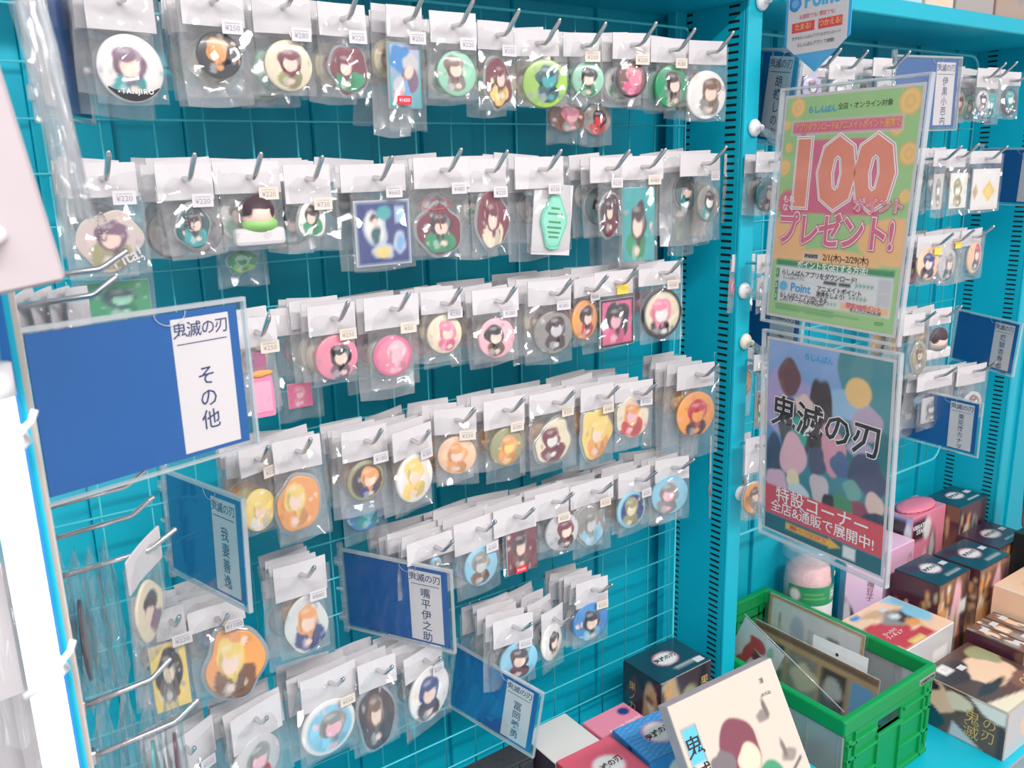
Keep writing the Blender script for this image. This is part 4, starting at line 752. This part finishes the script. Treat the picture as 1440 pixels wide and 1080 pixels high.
# dark woven storage box at the left of the shelf
t = thing('storage_box', 'low dark grey woven box against the grid beside the plain white carton', 'box', (.345, -.028, BZ))
link('box_body', box('box_body', -.125, -.018, 0, .125, .018, .068, .002, 2), 'dark', t)
for k in range(10): link('woven_panel', box('woven_panel', -.124+k*.0249, -.0205-.0015*(k % 2), .001, -.124+k*.0249+.0237, -.016, .065, .001), 'dark', t)
link('box_rim', box('box_rim', -.127, -.021, .0665, .127, .020, .0715, .001), 'dark', t)

# tilted picture book box
bk = thing('boxed_book', 'cream boxed book leaning back against the small cartons', 'book', (.630, -.322, -.843), (-.48, -.122, -.211)); bk.scale = (.975, .975, .975)
body = link('box_body', box('box_body', -.091, 0, -.1285, .091, .026, .1285, .0012), 'board', bk)
link('cover', box('cover', -.0905, -.0006, -.128, .0905, .0002, .128), 'paper2', bk)
cov = (lin((208,196,183)), [('b', -.06, .3, .36, .3, 41, lin((128,70,84))), ('b', .02, .16, .2, .17, 42, lin((248,206,184))), ('b', -.45, .22, .2, .2, 43, lin((120,112,116))), ('b', -.28, .0, .22, .12, 44, lin((110,104,110))), ('b', .1, -.45, .44, .5, 45, lin((72,150,112))), ('b', -.08, -.4, .22, .42, 46, lin((56,62,66))), ('b', .35, -.62, .16, .12, 47, lin((60,66,66))), ('b', .3, -.25, .13, .1, 52, lin((60,66,66))), ('b', .0, -.62, .12, .1, 53, lin((244,214,200))),
       ('b', .5, .5, .12, .06, 48, lin((140,130,126))), ('b', .58, .56, .04, .1, 49, lin((110,104,100))), ('b', .72, .02, .14, .07, 50, lin((150,140,134))), ('b', .66, .1, .04, .1, 51, lin((120,112,106))), ('line', .3, -.32, .9, -.06, .018, lin((96,88,88))), ('r', -.93, -.72, -.66, .74, lin((70,70,78))), ('r', -.915, -.71, -.675, .73, lin((210,198,186))), ('g', 9, 10, 'W', 'W'), ('r', -.915, .36, -.675, .73, lin((96,190,222)))]) 
link('cover_print', patch('cover_print', .180, .2545, cov, 90), 'matte', bk, (0, -.0010, 0))
[text(ch, .030, 'black', bk, (-.0715, -.0016, .066-k_*.037), .004) for k_, ch in enumerate('鬼滅の刃')]; text('漫', .008, 'black', bk, (.062, -.0016, .106)); text('(非売品)', .005, 'black', bk, (.062, -.0016, .088))

# ------------------------------------------------------------------ green folding crate
DZ = -1.08
cx0, cx1, cy0, cy1, ct = .8955, 1.161, -.287, .074, -.9
cr_ = thing('folding_crate', 'green folding crate with translucent sides full of bagged sheets', 'crate', ((cx0+cx1)/2, (cy0+cy1)/2, DZ))
w, d, h = cx1-cx0, cy1-cy0, ct-DZ
e = .013
def frame_mesh(name, w, d, z0, z1, e, bev):
    bm = bmesh.new(); lo = []
    for z in (z0, z1):
        lo.append([[bm.verts.new((sx*a, sy*b, z)) for sx, sy in ((-1,-1),(1,-1),(1,1),(-1,1))] for a, b in ((w/2, d/2), (w/2-e, d/2-e))])
    for k in range(4):
        n_ = (k+1) % 4; (ob, ib), (ot, it) = lo
        bm.faces.new((ob[k], ob[n_], ot[n_], ot[k])); bm.faces.new((ib[n_], ib[k], it[k], it[n_])); bm.faces.new((ot[k], ot[n_], it[n_], it[k])); bm.faces.new((ob[n_], ob[k], ib[k], ib[n_]))
    bmesh.ops.recalc_face_normals(bm, faces=bm.faces[:]); bmesh.ops.bevel(bm, geom=bm.edges[:], offset=bev, segments=2, affect='EDGES', profile=.5)
    me = bpy.data.meshes.new(name); bm.to_mesh(me); bm.free(); return me
link('rim', frame_mesh('rim', w, d, h-.03, h, e, .0035), 'crate', cr_)
link('base', box('base', -w/2+.004, -d/2+.004, 0, w/2-.004, d/2-.004, .010, .002), 'crate', cr_)
for sy in (-1, 1):
    y0 = -d/2+.004 if sy < 0 else d/2-.010; y1 = y0+.006
    hw_, hz0, hz1 = .034, h-.066, h-.043
    ep = link('end_panel', boxes('end_panel', [(-w/2+.006, y0, .008, -hw_, y1, h-.028), (hw_, y0, .008, w/2-.006, y1, h-.028), (-hw_, y0, .008, hw_, y1, hz0), (-hw_, y0, hz1, hw_, y1, h-.028)]), 'crate', cr_)
    o_ = -.005 if sy < 0 else .005
    for nm, bl in (('rib', (-.036, hz0-.008, .036, hz0)), ('rib', (-.036, .012, -.030, hz0-.008)), ('rib', (.030, .012, .036, hz0-.008)), ('rib', (-w/2+.03, .012, -w/2+.035, h-.03)), ('rib', (w/2-.035, .012, w/2-.03, h-.03)), ('rib', (-w/2+.01, .055, -.036, .060)), ('rib', (.036, .055, w/2-.01, .060)), ('rib', (-w/2+.01, .1, -.036, .105)), ('rib', (.036, .1, w/2-.01, .105)), ('rib', (-w/2+.008, .010, w/2-.008, .018)), ('rib', (-w/2+.01, h-.052, -.04, h-.047)), ('rib', (.04, h-.052, w/2-.01, h-.047)), ('rib', (-w/2+.012, .03, -w/2+.02, h-.04)), ('rib', (w/2-.02, .03, w/2-.012, h-.04))):
        link(nm, box('rib', bl[0], min(y0+o_, y0), bl[1], bl[2], max(y1+o_, y1), bl[3], .0008), 'crate', ep)
link('maker_plate', box('maker_plate', w/2-.055, -d/2-.0012, h-.022, w/2-.006, -d/2+.001, h-.012, .0005), mat('grey_plate', (150, 150, 146), .4), cr_)
text('CARRYCON', .0078, 'black', cr_, (w/2-.0305, -d/2-.0018, h-.0175), .03)
for sx in (-1, 1):
    x0 = -w/2+.003 if sx < 0 else w/2-.006
    sp_ = link('side_panel', box('side_panel', x0, -d/2+.012, .008, x0+.003, d/2-.012, h-.028), 'cratewall', cr_)
    for k in range(1, 6): link('panel_rib', box('panel_rib', x0-.0012, -d/2+.012+k*(d-.024)/6, .01, x0+.0042, -d/2+.015+k*(d-.024)/6, h-.03), 'cratewall', sp_)
# corner posts of the crate
for px_ in (-w/2+.002, w/2-.010):
    link('corner_post', box('corner_post', px_, -d/2+.004, .006, px_+.008, -d/2+.014, h-.028, .001), 'cratewall', cr_)
def sheet(label, x, y0, y1, z0, z1, art, lean=0.0, yaw=0.0, wrap=True, name='bagged_sheet'):
    """flat goods standing in the crate, facing -x"""
    t = thing(name, label, 'bagged sheet', (x, (y0+y1)/2, z0), (0, lean, yaw)); W_, H_ = y1-y0, z1-z0
    link('sheet', box('sheet', 0, -W_/2, 0, .0015, W_/2, H_), 'paper', t); link('sheet_print', patch('sheet_print', W_, H_, art, 46, 'yz'), 'matte', t, (-.0004, 0, H_/2))
    if wrap:
        link('clear_wrap', box('clear_wrap', -.003, -W_/2-.008, 0, -.0026, W_/2+.008, H_+.012), 'wrap', t)
    return t
GL = lin((240,238,236))
sheet('white backed sheet with barcode standing at the crate\'s far side', 1.128, -.165, .045, -1.062, -.895, (GL, [('fr', .06, .06, 'TAN'), ('e', -.35, .35, .16, .35, 0, 'SIL')]+[('r', .28+.022*k, .1, .28+.022*k+(.014 if k % 3 else .006), .55, 'DK') for k in range(11)]+[('r', .62, -.1, .74, .35, 'GRY'), ('line', -.75, .6, -.72, .2, .01, 'DK'), ('line', -.1, .5, -.1, .1, .008, 'GRY'), ('line', -.02, .5, -.02, .0, .008, 'GRY')]), .06)
sheet('brown framed picture sheet in the middle of the crate', 1.062, -.235, .03, -1.064, -.925, ('TAN', [('r', -1, .8, 1, 1, 'BRN'), ('r', -.9, -1, -.45, .62, 'DTL'), ('r', -.38, -1, .1, .62, 'GRY'), ('r', .16, -1, .55, .62, 'DK'), ('r', .62, -1, .95, .62, 'SKY'), ('b', -.65, 0, .2, .3, 4, 'LGY'), ('b', -.1, 0, .2, .4, 5, 'CRM'), ('b', .35, .1, .15, .3, 6, 'LGY')]), .1)
t = thing('header_strip', 'white header strip with punched hole standing in the crate', 'card strip', (1.09, -.145, -.944), (-.04, .12, 0))
link('strip', box('strip', 0, -.056, 0, .0008, .056, .034), 'white', t); link('punched_hole', tube('punched_hole', [(-.0004, 0, 0), (.0002, 0, 0)], .0032, 14), 'slot', t, (0, .004, .016))
link('clear_panel', box('clear_panel', .0, -.09, -.115, .0004, .085, .0), 'wrap', t)
t = thing('slanting_sleeve', 'clear sleeve with maroon ribbon print slanting out of the crate', 'clear sleeve', (.948, -.12, -.948), (.39, 0, 0))
link('printed_card', box('printed_card', 0, .015, -.068, .001, .108, .068), 'paper', t)
link('card_print', patch('card_print', .093, .136, (GL, [('b', -.1, .6, .4, .2, 3, 'RED'), ('b', .1, .25, .5, .14, 4, 'MAR'), ('b', -.3, .1, .18, .5, 5, 'RED'), ('b', .45, -.1, .16, .45, 6, 'MAR'), ('b', -.5, -.5, .16, .4, 7, 'RED'), ('b', .1, -.55, .2, .3, 8, 'MAR'), ('b', .5, .7, .15, .15, 9, 'MINT')]), 46, 'yz'), 'matte', t, (-.0004, .0615, 0))
for x_ in (-.0022, .0022): link('sleeve_film', box('sleeve_film', x_, -.112, -.072, x_+.0004, .112, .072), 'wrap', t)
link('sleeve_edge', tube('sleeve_edge', [(0, -.112, .072), (0, 0, .0725), (0, .112, .072)], .0011, 6), 'acrylic_edge', t)

# ------------------------------------------------------------------ goods around the crate
ca = thing('plush_canister', 'clear canister with green label band and pink contents behind the crate', 'canister', (1.219, .018, DZ))
def lathe(name, prof, n=40):
    V = []; F = []
    for r_, z_ in prof:
        for k in range(n): a = 6.28318*k/n; V.append((r_*math.cos(a), r_*math.sin(a), z_))
    for j in range(len(prof)-1):
        for k in range(n): F.append((j*n+k, j*n+(k+1) % n, (j+1)*n+(k+1) % n, (j+1)*n+k))
    return raw(name, V, F, None, True)
link('tube_wall', lathe('tube_wall', [(.001, 0), (.049, 0), (.05, .002), (.05, .27), (.049, .272)]), 'acrylic', ca)
link('lid', lathe('lid', [(.0515, .255), (.0515, .274), (.050, .278), (.001, .278)]), 'acrylic_edge', ca)
link('pink_plush', lathe('pink_plush', [(.001, .004), (.045, .01), (.046, .2), (.042, .23), (.02, .245), (.001, .247)]), mat('pink_plush', (244, 196, 196), .8, noise=.2, scale=60, bump=.5), ca)
def wrapbar(name, z0, z1, art, a0, a1, r=.0505, n=40):
    gx, gy = np.meshgrid(np.linspace(-1, 1, n+1), np.linspace(-1, 1, 17)); x = gx.ravel(); y = gy.ravel(); c = paint(x, y, art[0], art[1], .06)
    a = a0+(x+1)/2*(a1-a0); V = np.stack([r*np.cos(a), r*np.sin(a), z0+(y+1)/2*(z1-z0)], 1)
    F = [(j*(n+1)+i, j*(n+1)+i+1, (j+1)*(n+1)+i+1, (j+1)*(n+1)+i) for j in range(16) for i in range(n)]
    return raw(name, V, F, c, True)
link('white_wrap', wrapbar('white_wrap', .01, .165, ('W', [('b', -.4, -.1, .14, .3, 5, 'DTL'), ('b', .12, -.1, .16, .34, 6, 'BLK'), ('b', .12, -.6, .2, .3, 7, 'GRN'), ('b', .1, 0, .09, .16, 8, 'SKIN')]), math.pi*.9, math.pi*1.9), 'matte', ca)
link('green_band', wrapbar('green_band', .165, .205, ('GRN', [('e', -.75, 0, .2, .7, 0, 'PNK'), ('e', -.75, 0, .16, .6, 0, 'W'), ('r', .55, -.6, .85, .6, 'W'), ('r', .58, -.5, .82, .5, 'GRN'), ('r', .6, -.3, .8, -.1, 'W'), ('r', .6, .1, .8, .3, 'W'), ('line', -.4, .2, .2, .2, .05, 'LIME'), ('line', -.4, -.2, .3, -.2, .05, 'LIME')]), math.pi*.95, math.pi*1.7, .0508), 'matte', ca)
link('yellow_seal', polar('yellow_seal', .011, .011, ('YEL', []), None, 3, 18, 0, .0003), 'matte', ca, (.02, -.0475, .225), (0, 0, .4))
t, w, d, h = carton('lilac_carton', 'lilac carton with black sash print behind the canister', 1.315, 1.39, -.045, .005, DZ, -.868, (226, 204, 226), {'front': ('LILP', [('py', [(-1, .35), (-.55, .1), (.2, -.75), (.1, -.85), (-1, -.95)], 'BLK'), ('b', -.9, -.1, .25, .4, 3, 'LGY'), ('b', -.8, -.7, .25, .25, 4, 'PNK'), ('line', -.1, -.35, .45, -.6, .03, 'MAR')]), 'left': ('LILP', [])}, -.78)
text('禰\n豆\n子', .016, 'maroon', t, (.012, -d/2-.0008, h*.74), 0, 1, .95)
sand = ('LPC', [('b', -.5, -.3, .62, .6, 4, 'RED'), ('r', -.9, -1, .3, -.55, 'RED'), ('b', .25, .1, .5, .4, 5, 'GRY'), ('b', .35, .0, .3, .25, 6, 'DK'), ('b', .3, -.3, .2, .2, 7, 'ORG'), ('b', -.1, .62, .3, .2, 8, 'TAN'), ('py', [(.5, 1), (1, 1), (1, -.2)], 'LBL'), ('b', .75, -.1, .3, .4, 9, 'LBL'), ('r', -.72, .72, -.45, .92, 'BLU'), ('r', -.55, -.95, -.05, -.78, 'YEL'), ('b', .2, .2, .15, .12, 10, 'W')])
t, w, d, h = carton('prize_carton', 'peach and red topped prize carton between crate and figure cartons', 1.198, 1.372, -.208, -.072, DZ, -.93, (228, 222, 226), {'top': sand, 'front': ('LGY', [('r', .2, -.2, .8, .5, 'W')]), 'left': (lin((238,214,196)), [])})
top_text('ひっかけ\nフィギュア', .011, 'white', t, -.045, -.02, h, 0, 0, .9); top_sticker(t, .02, .042, h); top_text('SEGA', .010, 'cyan', t, -.055, .055, h, .03)
def figure_carton(label, x0, x1, y0, y1, z1, hue, seed):
    top = (hue, LOGO+[('line', -.05, -.66, .75, -.66, .035, 'W'), ('b', -.6, .6, .4, .3, seed, 'PLUM')])
    left = ('WINE', [('g', -1, .4, 'TAN', 'WINE'), ('b', .05, .25, .42, .4, seed+1, 'WINE'), ('sc', 26, seed, .05, .12, ['TAN', 'BRN', 'ORG'], (.3, -.6, .95, .8)), ('b', -.35, .05, .16, .34, seed+2, 'OLV'), ('e', -.35, .38, .07, .06, 0, 'CRM'), ('b', -.8, -.2, .3, .5, seed+3, 'ORG')])
    front = ('BRN', [('g', -1, .2, 'RED', 'TAN'), ('sc', 26, seed+5, .06, .13, ['TAN', 'ORG', 'CRM'], (-.95, -.5, -.3, .9)), ('b', .2, .2, .28, .7, seed+6, 'LPK'), ('b', .2, -.3, .22, .55, seed+7, 'CRM'), ('b', .25, -.2, .1, .4, seed+8, 'OLV'), ('b', .85, .1, .25, .9, seed+9, 'DK'), ('b', -.5, -.75, .4, .3, seed+10, 'ORG'), ('r', .45, .1, .9, .4, 'W')])
    t, w, d, h = carton('figure_carton', label, x0, x1, y0, y1, DZ, z1, (60, 40, 48), {'top': top, 'left': left, 'front': front})
    top_text('鬼滅の刃', .0115, 'black', t, 0, d*.05, h, .02); top_sticker(t, w*.36, d*.02, h)
    return t
figure_carton('bronze figure carton with pale pink print beside the prize carton', 1.394, 1.514, -.162, -.066, -.88, 'DSEA', 60)
figure_carton('bronze figure carton with crimson base print next in the row', 1.522, 1.650, -.178, -.078, -.88, 'DSEA', 80)
figure_carton('plum topped figure carton nearest the slotted end panel', 1.656, 1.786, -.152, -.060, -.88, 'PLUM', 100)
t, w, d, h = carton('figure_carton', 'teal topped figure carton at the back by the slotted end panel', 1.672, 1.792, -.054, .03, DZ, -.82, (30, 80, 92), {'top': ('DSEA', LOGO+[('line', 0, -.66, .75, -.66, .035, 'W')]), 'left': ('BRN', [('g', -1, .7, 'TAN', 'WINE'), ('sc', 18, 7, .06, .14, ['TAN', 'ORG'], (-.9, -.9, .9, .7))]), 'front': ('WINE', [('sc', 26, 9, .06, .14, ['TAN', 'ORG', 'CRM'], (-.95, -.9, -.2, .9)), ('b', .15, .5, .25, .25, 4, 'GRY'), ('b', .2, .1, .18, .5, 5, 'DTL'), ('r', .45, .1, .85, .4, 'W'), ('r', .4, -.3, .8, -.0, 'LPC')])})
top_text('鬼滅の刃', .0115, 'black', t, 0, d*.05, h, .02); top_sticker(t, w*.38, 0, h)
t, w, d, h = carton('pink_carton', 'pink and charcoal lettered carton behind the figure cartons', 1.532, 1.668, -.022, .05, DZ, -.82, (226, 140, 172), {'top': (lin((222,140,162)), [('b', .3, 0, .6, .6, 3, 'PNK'), ('b', -.6, .3, .3, .3, 5, 'MAR')]), 'left': ('LIL', [('r', -1, .3, .6, .95, 'DK'), ('e', .75, .6, .25, .28, 0, 'W')]), 'front': ('PNK', [('r', -1, .55, -.2, .95, 'DK'), ('e', -.1, .72, .22, .2, 0, 'W'), ('b', .3, 0, .3, .6, 6, 'BRN'), ('b', .3, .3, .14, .3, 7, 'LGY'), ('b', -.5, -.2, .4, .4, 8, 'MAG'), ('b', -.1, .0, .2, .3, 9, 'LPK'), ('r', .3, -.3, .7, .0, 'W')])})
text('VIBRATION\nSTARS', .015, 'white', t, (-.03, -d/2-.0008, h*.875), .02, .95, .85)
po = thing('pink_pouch', 'soft pink pouch lying on the lettered pink carton', 'pouch', (1.60, .012, -.82)); b_ = link('pouch_body', lathe('pouch_body', [(.001, 0), (.055, .0005), (.06, .003), (.054, .008), (.03, .0115), (.001, .012)], 28), mat('pink_satin', (232, 128, 152), .45, noise=.12, scale=14, bump=.5, bscale=30), po); b_.scale = (1.08, .55, 1)
link('pouch_seam', tube('pouch_seam', [(.063*math.cos(k*.3142), .032*math.sin(k*.3142), .0035) for k in range(21)], .001, 5), 'maroon', po)
t, w, d, h = carton('pink_carton', 'small pale pink carton with a round mark beside the lettered carton', 1.424, 1.524, -.034, .036, DZ, -.862, (246, 196, 222), {'front': (lin((244,190,220)), [('ring', 0, .01, 'W'), ('e', .75, .62, .14, .12, 0, 'DK'), ('e', .75, .62, .11, .09, 0, 'LPK'), ('r', .2, -.1, .7, .2, 'LPK'), ('r', .1, -.5, .75, -.15, 'W')])})
facetop = (lin((90,66,58)), [('b', .15, .1, .62, .55, 3, lin((246,204,170))), ('b', -.5, .55, .6, .4, 4, lin((66,54,56))), ('b', -.35, -.3, .5, .14, 5, lin((52,44,48))), ('py', [(-1, -.55), (1, -1), (-1, -1)], 'CRM'), ('b', .55, -.65, .4, .3, 7, 'BRN'), ('b', .8, .5, .3, .4, 8, 'OLV'), ('r', -.7, .55, -.35, .85, 'W')])
faceleft = (lin((104,78,66)), [('b', -.55, .3, .42, .62, 9, lin((244,200,164))), ('b', -.9, .75, .4, .3, 10, 'BLK'), ('b', -.8, -.6, .5, .5, 11, 'DSEA'), ('py', [(.15, 1), (1, 1), (1, .3), (.5, .5)], 'W'), ('py', [(-.2, -1), (-.15, -.35), (.55, -1)], 'LGY'), ('b', -.05, .55, .3, .35, 12, 'CRM'), ('r', .85, -1, 1, .4, 'DK'), ('b', .3, -.1, .3, .4, 13, lin((112,84,72)))])
t, w, d, h = carton('large_carton', 'large brown and peach carton beside the crate on the bright shelf', 1.243, 1.415, -.376, -.216, DZ, -.985, (180, 168, 158), {'top': facetop, 'left': faceleft, 'front': ('LGY', [('b', 0, 0, .5, .5, 2, 'LPC')])}, 0, 'print', 40)
left_text('鬼\n滅', .030, 'gold', t, -.022, h*.42, w, -.004, .95); left_text('の\n刃', .026, 'gold', t, -.052, h*.46, w, -.004, .95); top_text('Qp', .032, 'gold', t, .045, -.05, h, -.003, .5)
top_sticker(t, -.04, .055, h); top_sticker(t, -.012, .04, h)
for k, (x_, lb_) in enumerate(((1.428, 'small brown carton with two stickers against the large peach carton'), (1.466, 'small brown carton with two stickers in the middle of three'), (1.504, 'small brown carton with two stickers next to the orange topped carton'))):
    t, w, d, h = carton('small_carton', lb_, x_, x_+.035, -.315, -.205, DZ, -.966, (110, 92, 84), {'top': ('BRN', [('b', 0, .2, .5, .3, k, 'LPC'), ('b', -.3, -.5, .6, .3, k+3, 'GRY'), ('sc', 10, k, .1, .3, ['DK', 'GRY', 'CRM'], (-1, -1, 1, 1))]), 'left': ('WINE', [('sc', 10, k+4, .1, .3, ['DK', 'BRN', 'PLUM'], (-1, -1, 1, 1))]), 'front': ('BRN', [('b', 0, .3, .6, .4, k+9, 'LPC')])})
    top_sticker(t, .004, .03, h); top_sticker(t, .006, -.03, h)
t, w, d, h = carton('orange_carton', 'orange topped cream carton at the end of the bright shelf', 1.548, 1.69, -.30, -.195, DZ, -.912, (236, 226, 212), {'top': ('LPC', [('e', -.1, 0, .4, .4, 0, 'PNK'), ('e', -.1, 0, .35, .34, 0, 'W'), ('r', .5, -.6, .9, -.2, 'RED')]), 'left': ('LPC', [('r', -1, -1, 1, .35, 'CRM')]), 'front': ('CRM', [('r', -1, .6, 1, 1, 'LPC'), ('b', .2, .1, .4, .3, 5, 'ORG'), ('b', .4, -.3, .2, .3, 6, 'BRN')])})
t, w, d, h = carton('black_box', 'matt black box under the red pouch by the end panel', 1.700, 1.796, -.275, -.158, DZ, -.85, (34, 34, 38), {})
rp = thing('red_pouch', 'red and rose printed pouch standing on the black box', 'pouch', (1.75, -.215, -.85), (-.1, 0, -.7)); b_ = link('pouch_body', polar('pouch_body', .12, .14, (lin((206,120,124)), [('b', .4, .5, .5, .4, 3, 'GRY'), ('b', -.7, .3, .35, .9, 4, lin((226,84,98))), ('b', .1, -.1, .3, .3, 5, lin((196,96,104))), ('b', -.1, .1, .12, .1, 6, 'MAR'), ('b', .4, -.4, .14, .1, 7, 'MAR')]), lambda th: np.clip(1/np.maximum(np.abs(np.cos(th)), np.abs(np.sin(th))), 1, 1.25), 16, 48, .018, .012), 'rubber', rp, (0, 0, .069))
link('pouch_wrap', BAGS[4], 'bag', rp, (0, -.018, .15)).scale = (.13, 1, .15)

# picture books on the upper far shelf
for x0, x1, c_, lb_, sh in ((1.10, 1.265, (190, 216, 226), 'pale blue wrapped book standing on the upper far shelf', [('b', .4, -.7, .4, .2, 2, 'SKY')]), (1.275, 1.362, (234, 212, 194), 'cream picture book standing on the upper far shelf', [('b', 0, -.8, .6, .15, 3, 'LPC'), ('b', .5, -.5, .3, .3, 4, 'TAN')]), (1.372, 1.50, (176, 164, 160), 'grey lettered book with an orange stripe on the upper far shelf', [('b', -.2, -.1, .8, .6, 5, 'LGY'), ('r', -.5, -.62, .6, -.5, 'ORG')]), (1.51, 1.64, (178, 150, 134), 'tan book with looping grey print on the upper far shelf', [('ring', .4, .6, 'GRY'), ('b', .4, -.5, .3, .3, 6, 'GRY')])):
    carton('picture_book', lb_, x0, x1, -.095, -.045, .19, .40, c_, {'front': (lin(c_), sh)})

# ------------------------------------------------------------------ strip light post and side hooks at the left
lp = thing('strip_light', 'glowing vertical strip light on the post at the shelf\'s open end', 'lamp', (-.1545, -.5, -.95))
link('light_tube', tube('light_tube', [(0, 0, 0), (0, 0, .80)], .0075, 12), 'led', lp); link('light_cap', tube('light_cap', [(0, 0, .80), (0, 0, .815)], .0085, 12), 'tie', lp)
po = thing('corner_post', 'slim corner post of blue, teal and beige strips beside the strip light', 'post', (-.1455, -.49, -1.3))
for k, (mm, x0, x1) in enumerate((('bluestrip', -.0035, .0005), ('teal', .0006, .0035), ('beige', .0036, .0062))): link('strip', box('strip', x0, -.004+k*.004, 0, x1, .010+k*.004, 1.2), mm, po)
for z_, lb_ in ((-.168, 'white nylon tie knotted round the strip light near the large sign'), (-.284, 'white nylon tie bent away from the strip light lower down')):
    t = thing('cable_tie', lb_, 'cable tie', (-.150, -.51, z_)); t.scale = (.72, .72, .72); link('tie_band', tube('tie_band', [(-.02, 0, -.012), (-.005, -.004, -.004), (.004, 0, .006), (.006, .006, -.004), (.0, .01, -.012), (-.004, .006, -.004)], .003, 8), 'tie', t); link('tie_head', box('tie_head', -.012, -.006, -.006, -.002, .004, .006, .002, 2), 'tie', t)
    link('tie_tail', tube('tie_tail', [(.002, 0, .003), (.010, .002, .009), (.013, .003, .016)], .0022, 6), 'tie', t)
sg = thing('side_rail', 'narrow grey mounting rail behind the strip light with side hooks', 'rail', (-.130, -.335, -1.0))
link('rail', box('rail', -.001, -.03, 0, .002, .03, 1.1, .0005), 'kraft', sg)
for k in range(20): link('slot', box('slot', -.0014, -.004, 0, .0024, .004, .01), 'slot', sg, (0, 0, .1+k*.045))
def side_hook(label, y, z, L):
    t = thing('side_hook', label, 'hook', (-.128, y, z)); link('arm', tube('arm', [(0, 0, 0), (L*.75, 0, .003), (L*.8, 0, .0045), (L, 0, .014), (L+.001, 0, .0145)], [.0021]*4+[.001], 8), 'chrome', t); link('clip', box('clip', -.003, -.004, -.005, .003, .004, .005, .001), 'chrome', t)
def side_bag(label, x, y, z, w_, h_, mt='thick', rot=(0, 0, 1.4), head=True, art=None):
    t = thing('side_bag', label, 'bagged goods', (x, y, z+.008), rot, 'bags on the side hooks')
    if head: link('header_card', HEADS[1], None, t).scale = (w_*.9, 1, .028)
    b_ = link('bag', BAGS[3], mt, t, (0, 0, -.005)); b_.scale = (w_, .9, h_)
    if art: link('charm', polar('charm', w_*.75, h_*.5, art, wob(9, 4, .12), 12, 36, .0006, .002), 'print', t, (0, -.001, -h_*.6))
    return t
for k, (y, z, L, nm) in enumerate(((-.312, -.322, .082, 'lowest of the three hooks under the large sign'), (-.30, -.298, .072, 'middle of the three hooks under the large sign'), (-.308, -.272, .07, 'topmost of the three hooks under the large sign'), (-.306, -.135, .066, 'hook with curled headers above the large sign'), (-.306, -.118, .075, 'hook just below the pastel charm, above the large sign'), (-.345, -.405, .06, 'side hook above the gold framed card'), (-.36, -.435, .072, 'side hook crossing below the gold framed card'))):
    side_hook('steel '+nm, y, z, L)
side_bag('white headed bag with an oval charm hung slanting under the large sign', -.072, -.318, -.318, .052, .10, 'bag', (.114, -.169, .86), True, ('CRM', [('b', 0, .3, .5, .4, 3, 'DK'), ('b', -.1, -.1, .3, .3, 4, 'SKIN'), ('b', .3, -.5, .4, .4, 5, 'PUR')]))
for k in range(4): side_bag('clear bag edge on beneath the large sign, without header', -.124+k*.010, -.296, -.318, .040, .12, 'thick', (0, 0, 1.32), False, ('PLUM', [('b', 0, 0, .5, .5, k, 'BLK')]) if k < 2 else None)
for k in range(4): side_bag('curled white header bag above the large sign', -.118+k*.012, -.275+.004*k, -.138, .030, .05, 'bagback', (0, -.25+.1*k, .9), True)
for k in range(4): side_bag('clear bag edge on in front of the gold framed card', -.118+k*.015, -.35, -.405, .05, .15, 'thick', (0, 0, 1.32), False, (('WINE', [('b', .2, .2, .5, .4, k, 'PNK')]) if k == 3 else ('TEAL', [('b', 0, .2, .6, .5, k, 'GRY')])) if k > 1 else None)
wb = thing('white_board', 'plain white board hanging beside the rolled plastic sleeves', 'board', (-.1255, -.55, -.096), (0, -.14, 0))
link('board', box('board', -.09, 0, 0, 0, .012, .22, .002), 'board', wb); link('board_face', box('board_face', -.0885, -.0008, .0015, -.0015, .0002, .2185), 'board', wb); link('peg', tube('peg', [(-.028, -.008, .02), (-.022, -.004, .022), (-.018, 0, .023)], .0035, 10), 'tie', wb)
for k, (x, y, z0, h_, w_, ro) in enumerate(((-.1225, -.50, .075, .15, .012, -.10), (-.1165, -.47, .085, .16, .012, -.06), (-.112, -.45, .09, .155, .010, -.05), (-.128, -.52, .07, .13, .012, -.12))):
    t = thing('plastic_sleeve', 'rolled clear plastic sleeve hanging beside the white board', 'plastic sleeve', (x, y, z0), (0, ro, .2), 'rolled plastic sleeves'); b_ = link('sleeve_film', BAGS[k], 'thick', t); b_.scale = (w_, 1.0, h_); link('sleeve_fold', tube('sleeve_fold', [(w_*.3, -.002, 0), (w_*.35, -.004, -h_*.5), (w_*.2, -.002, -h_)], .0016, 6), 'acrylic_edge', t)

for k, (x, y, z0, h_, w_) in enumerate(((-.166, -.34, -.08, .34, .02), (-.158, -.30, -.30, .30, .016), (-.17, -.28, -.36, .4, .03))):
    t = thing('hanging_wrap', ('creased clear wrap hanging high beyond the strip light', 'narrow creased clear wrap hanging low beyond the strip light', 'broad creased clear wrap hanging low beyond the strip light')[k], 'plastic wrap', (x, y, z0), (0, 0, .1)); b_ = link('wrap_film', BAGS[k+3], 'thick', t); b_.scale = (w_, 1.5, h_); link('wrap_card', box('wrap_card', -w_*.4, .004, -h_*.9, w_*.4, .006, -.01), 'kraft', t); link('hang_wire', tube('hang_wire', [(0, 0, -.005), (0, .02, .01), (0, -y+.07, .012)], .0015, 6), 'chrome', t)
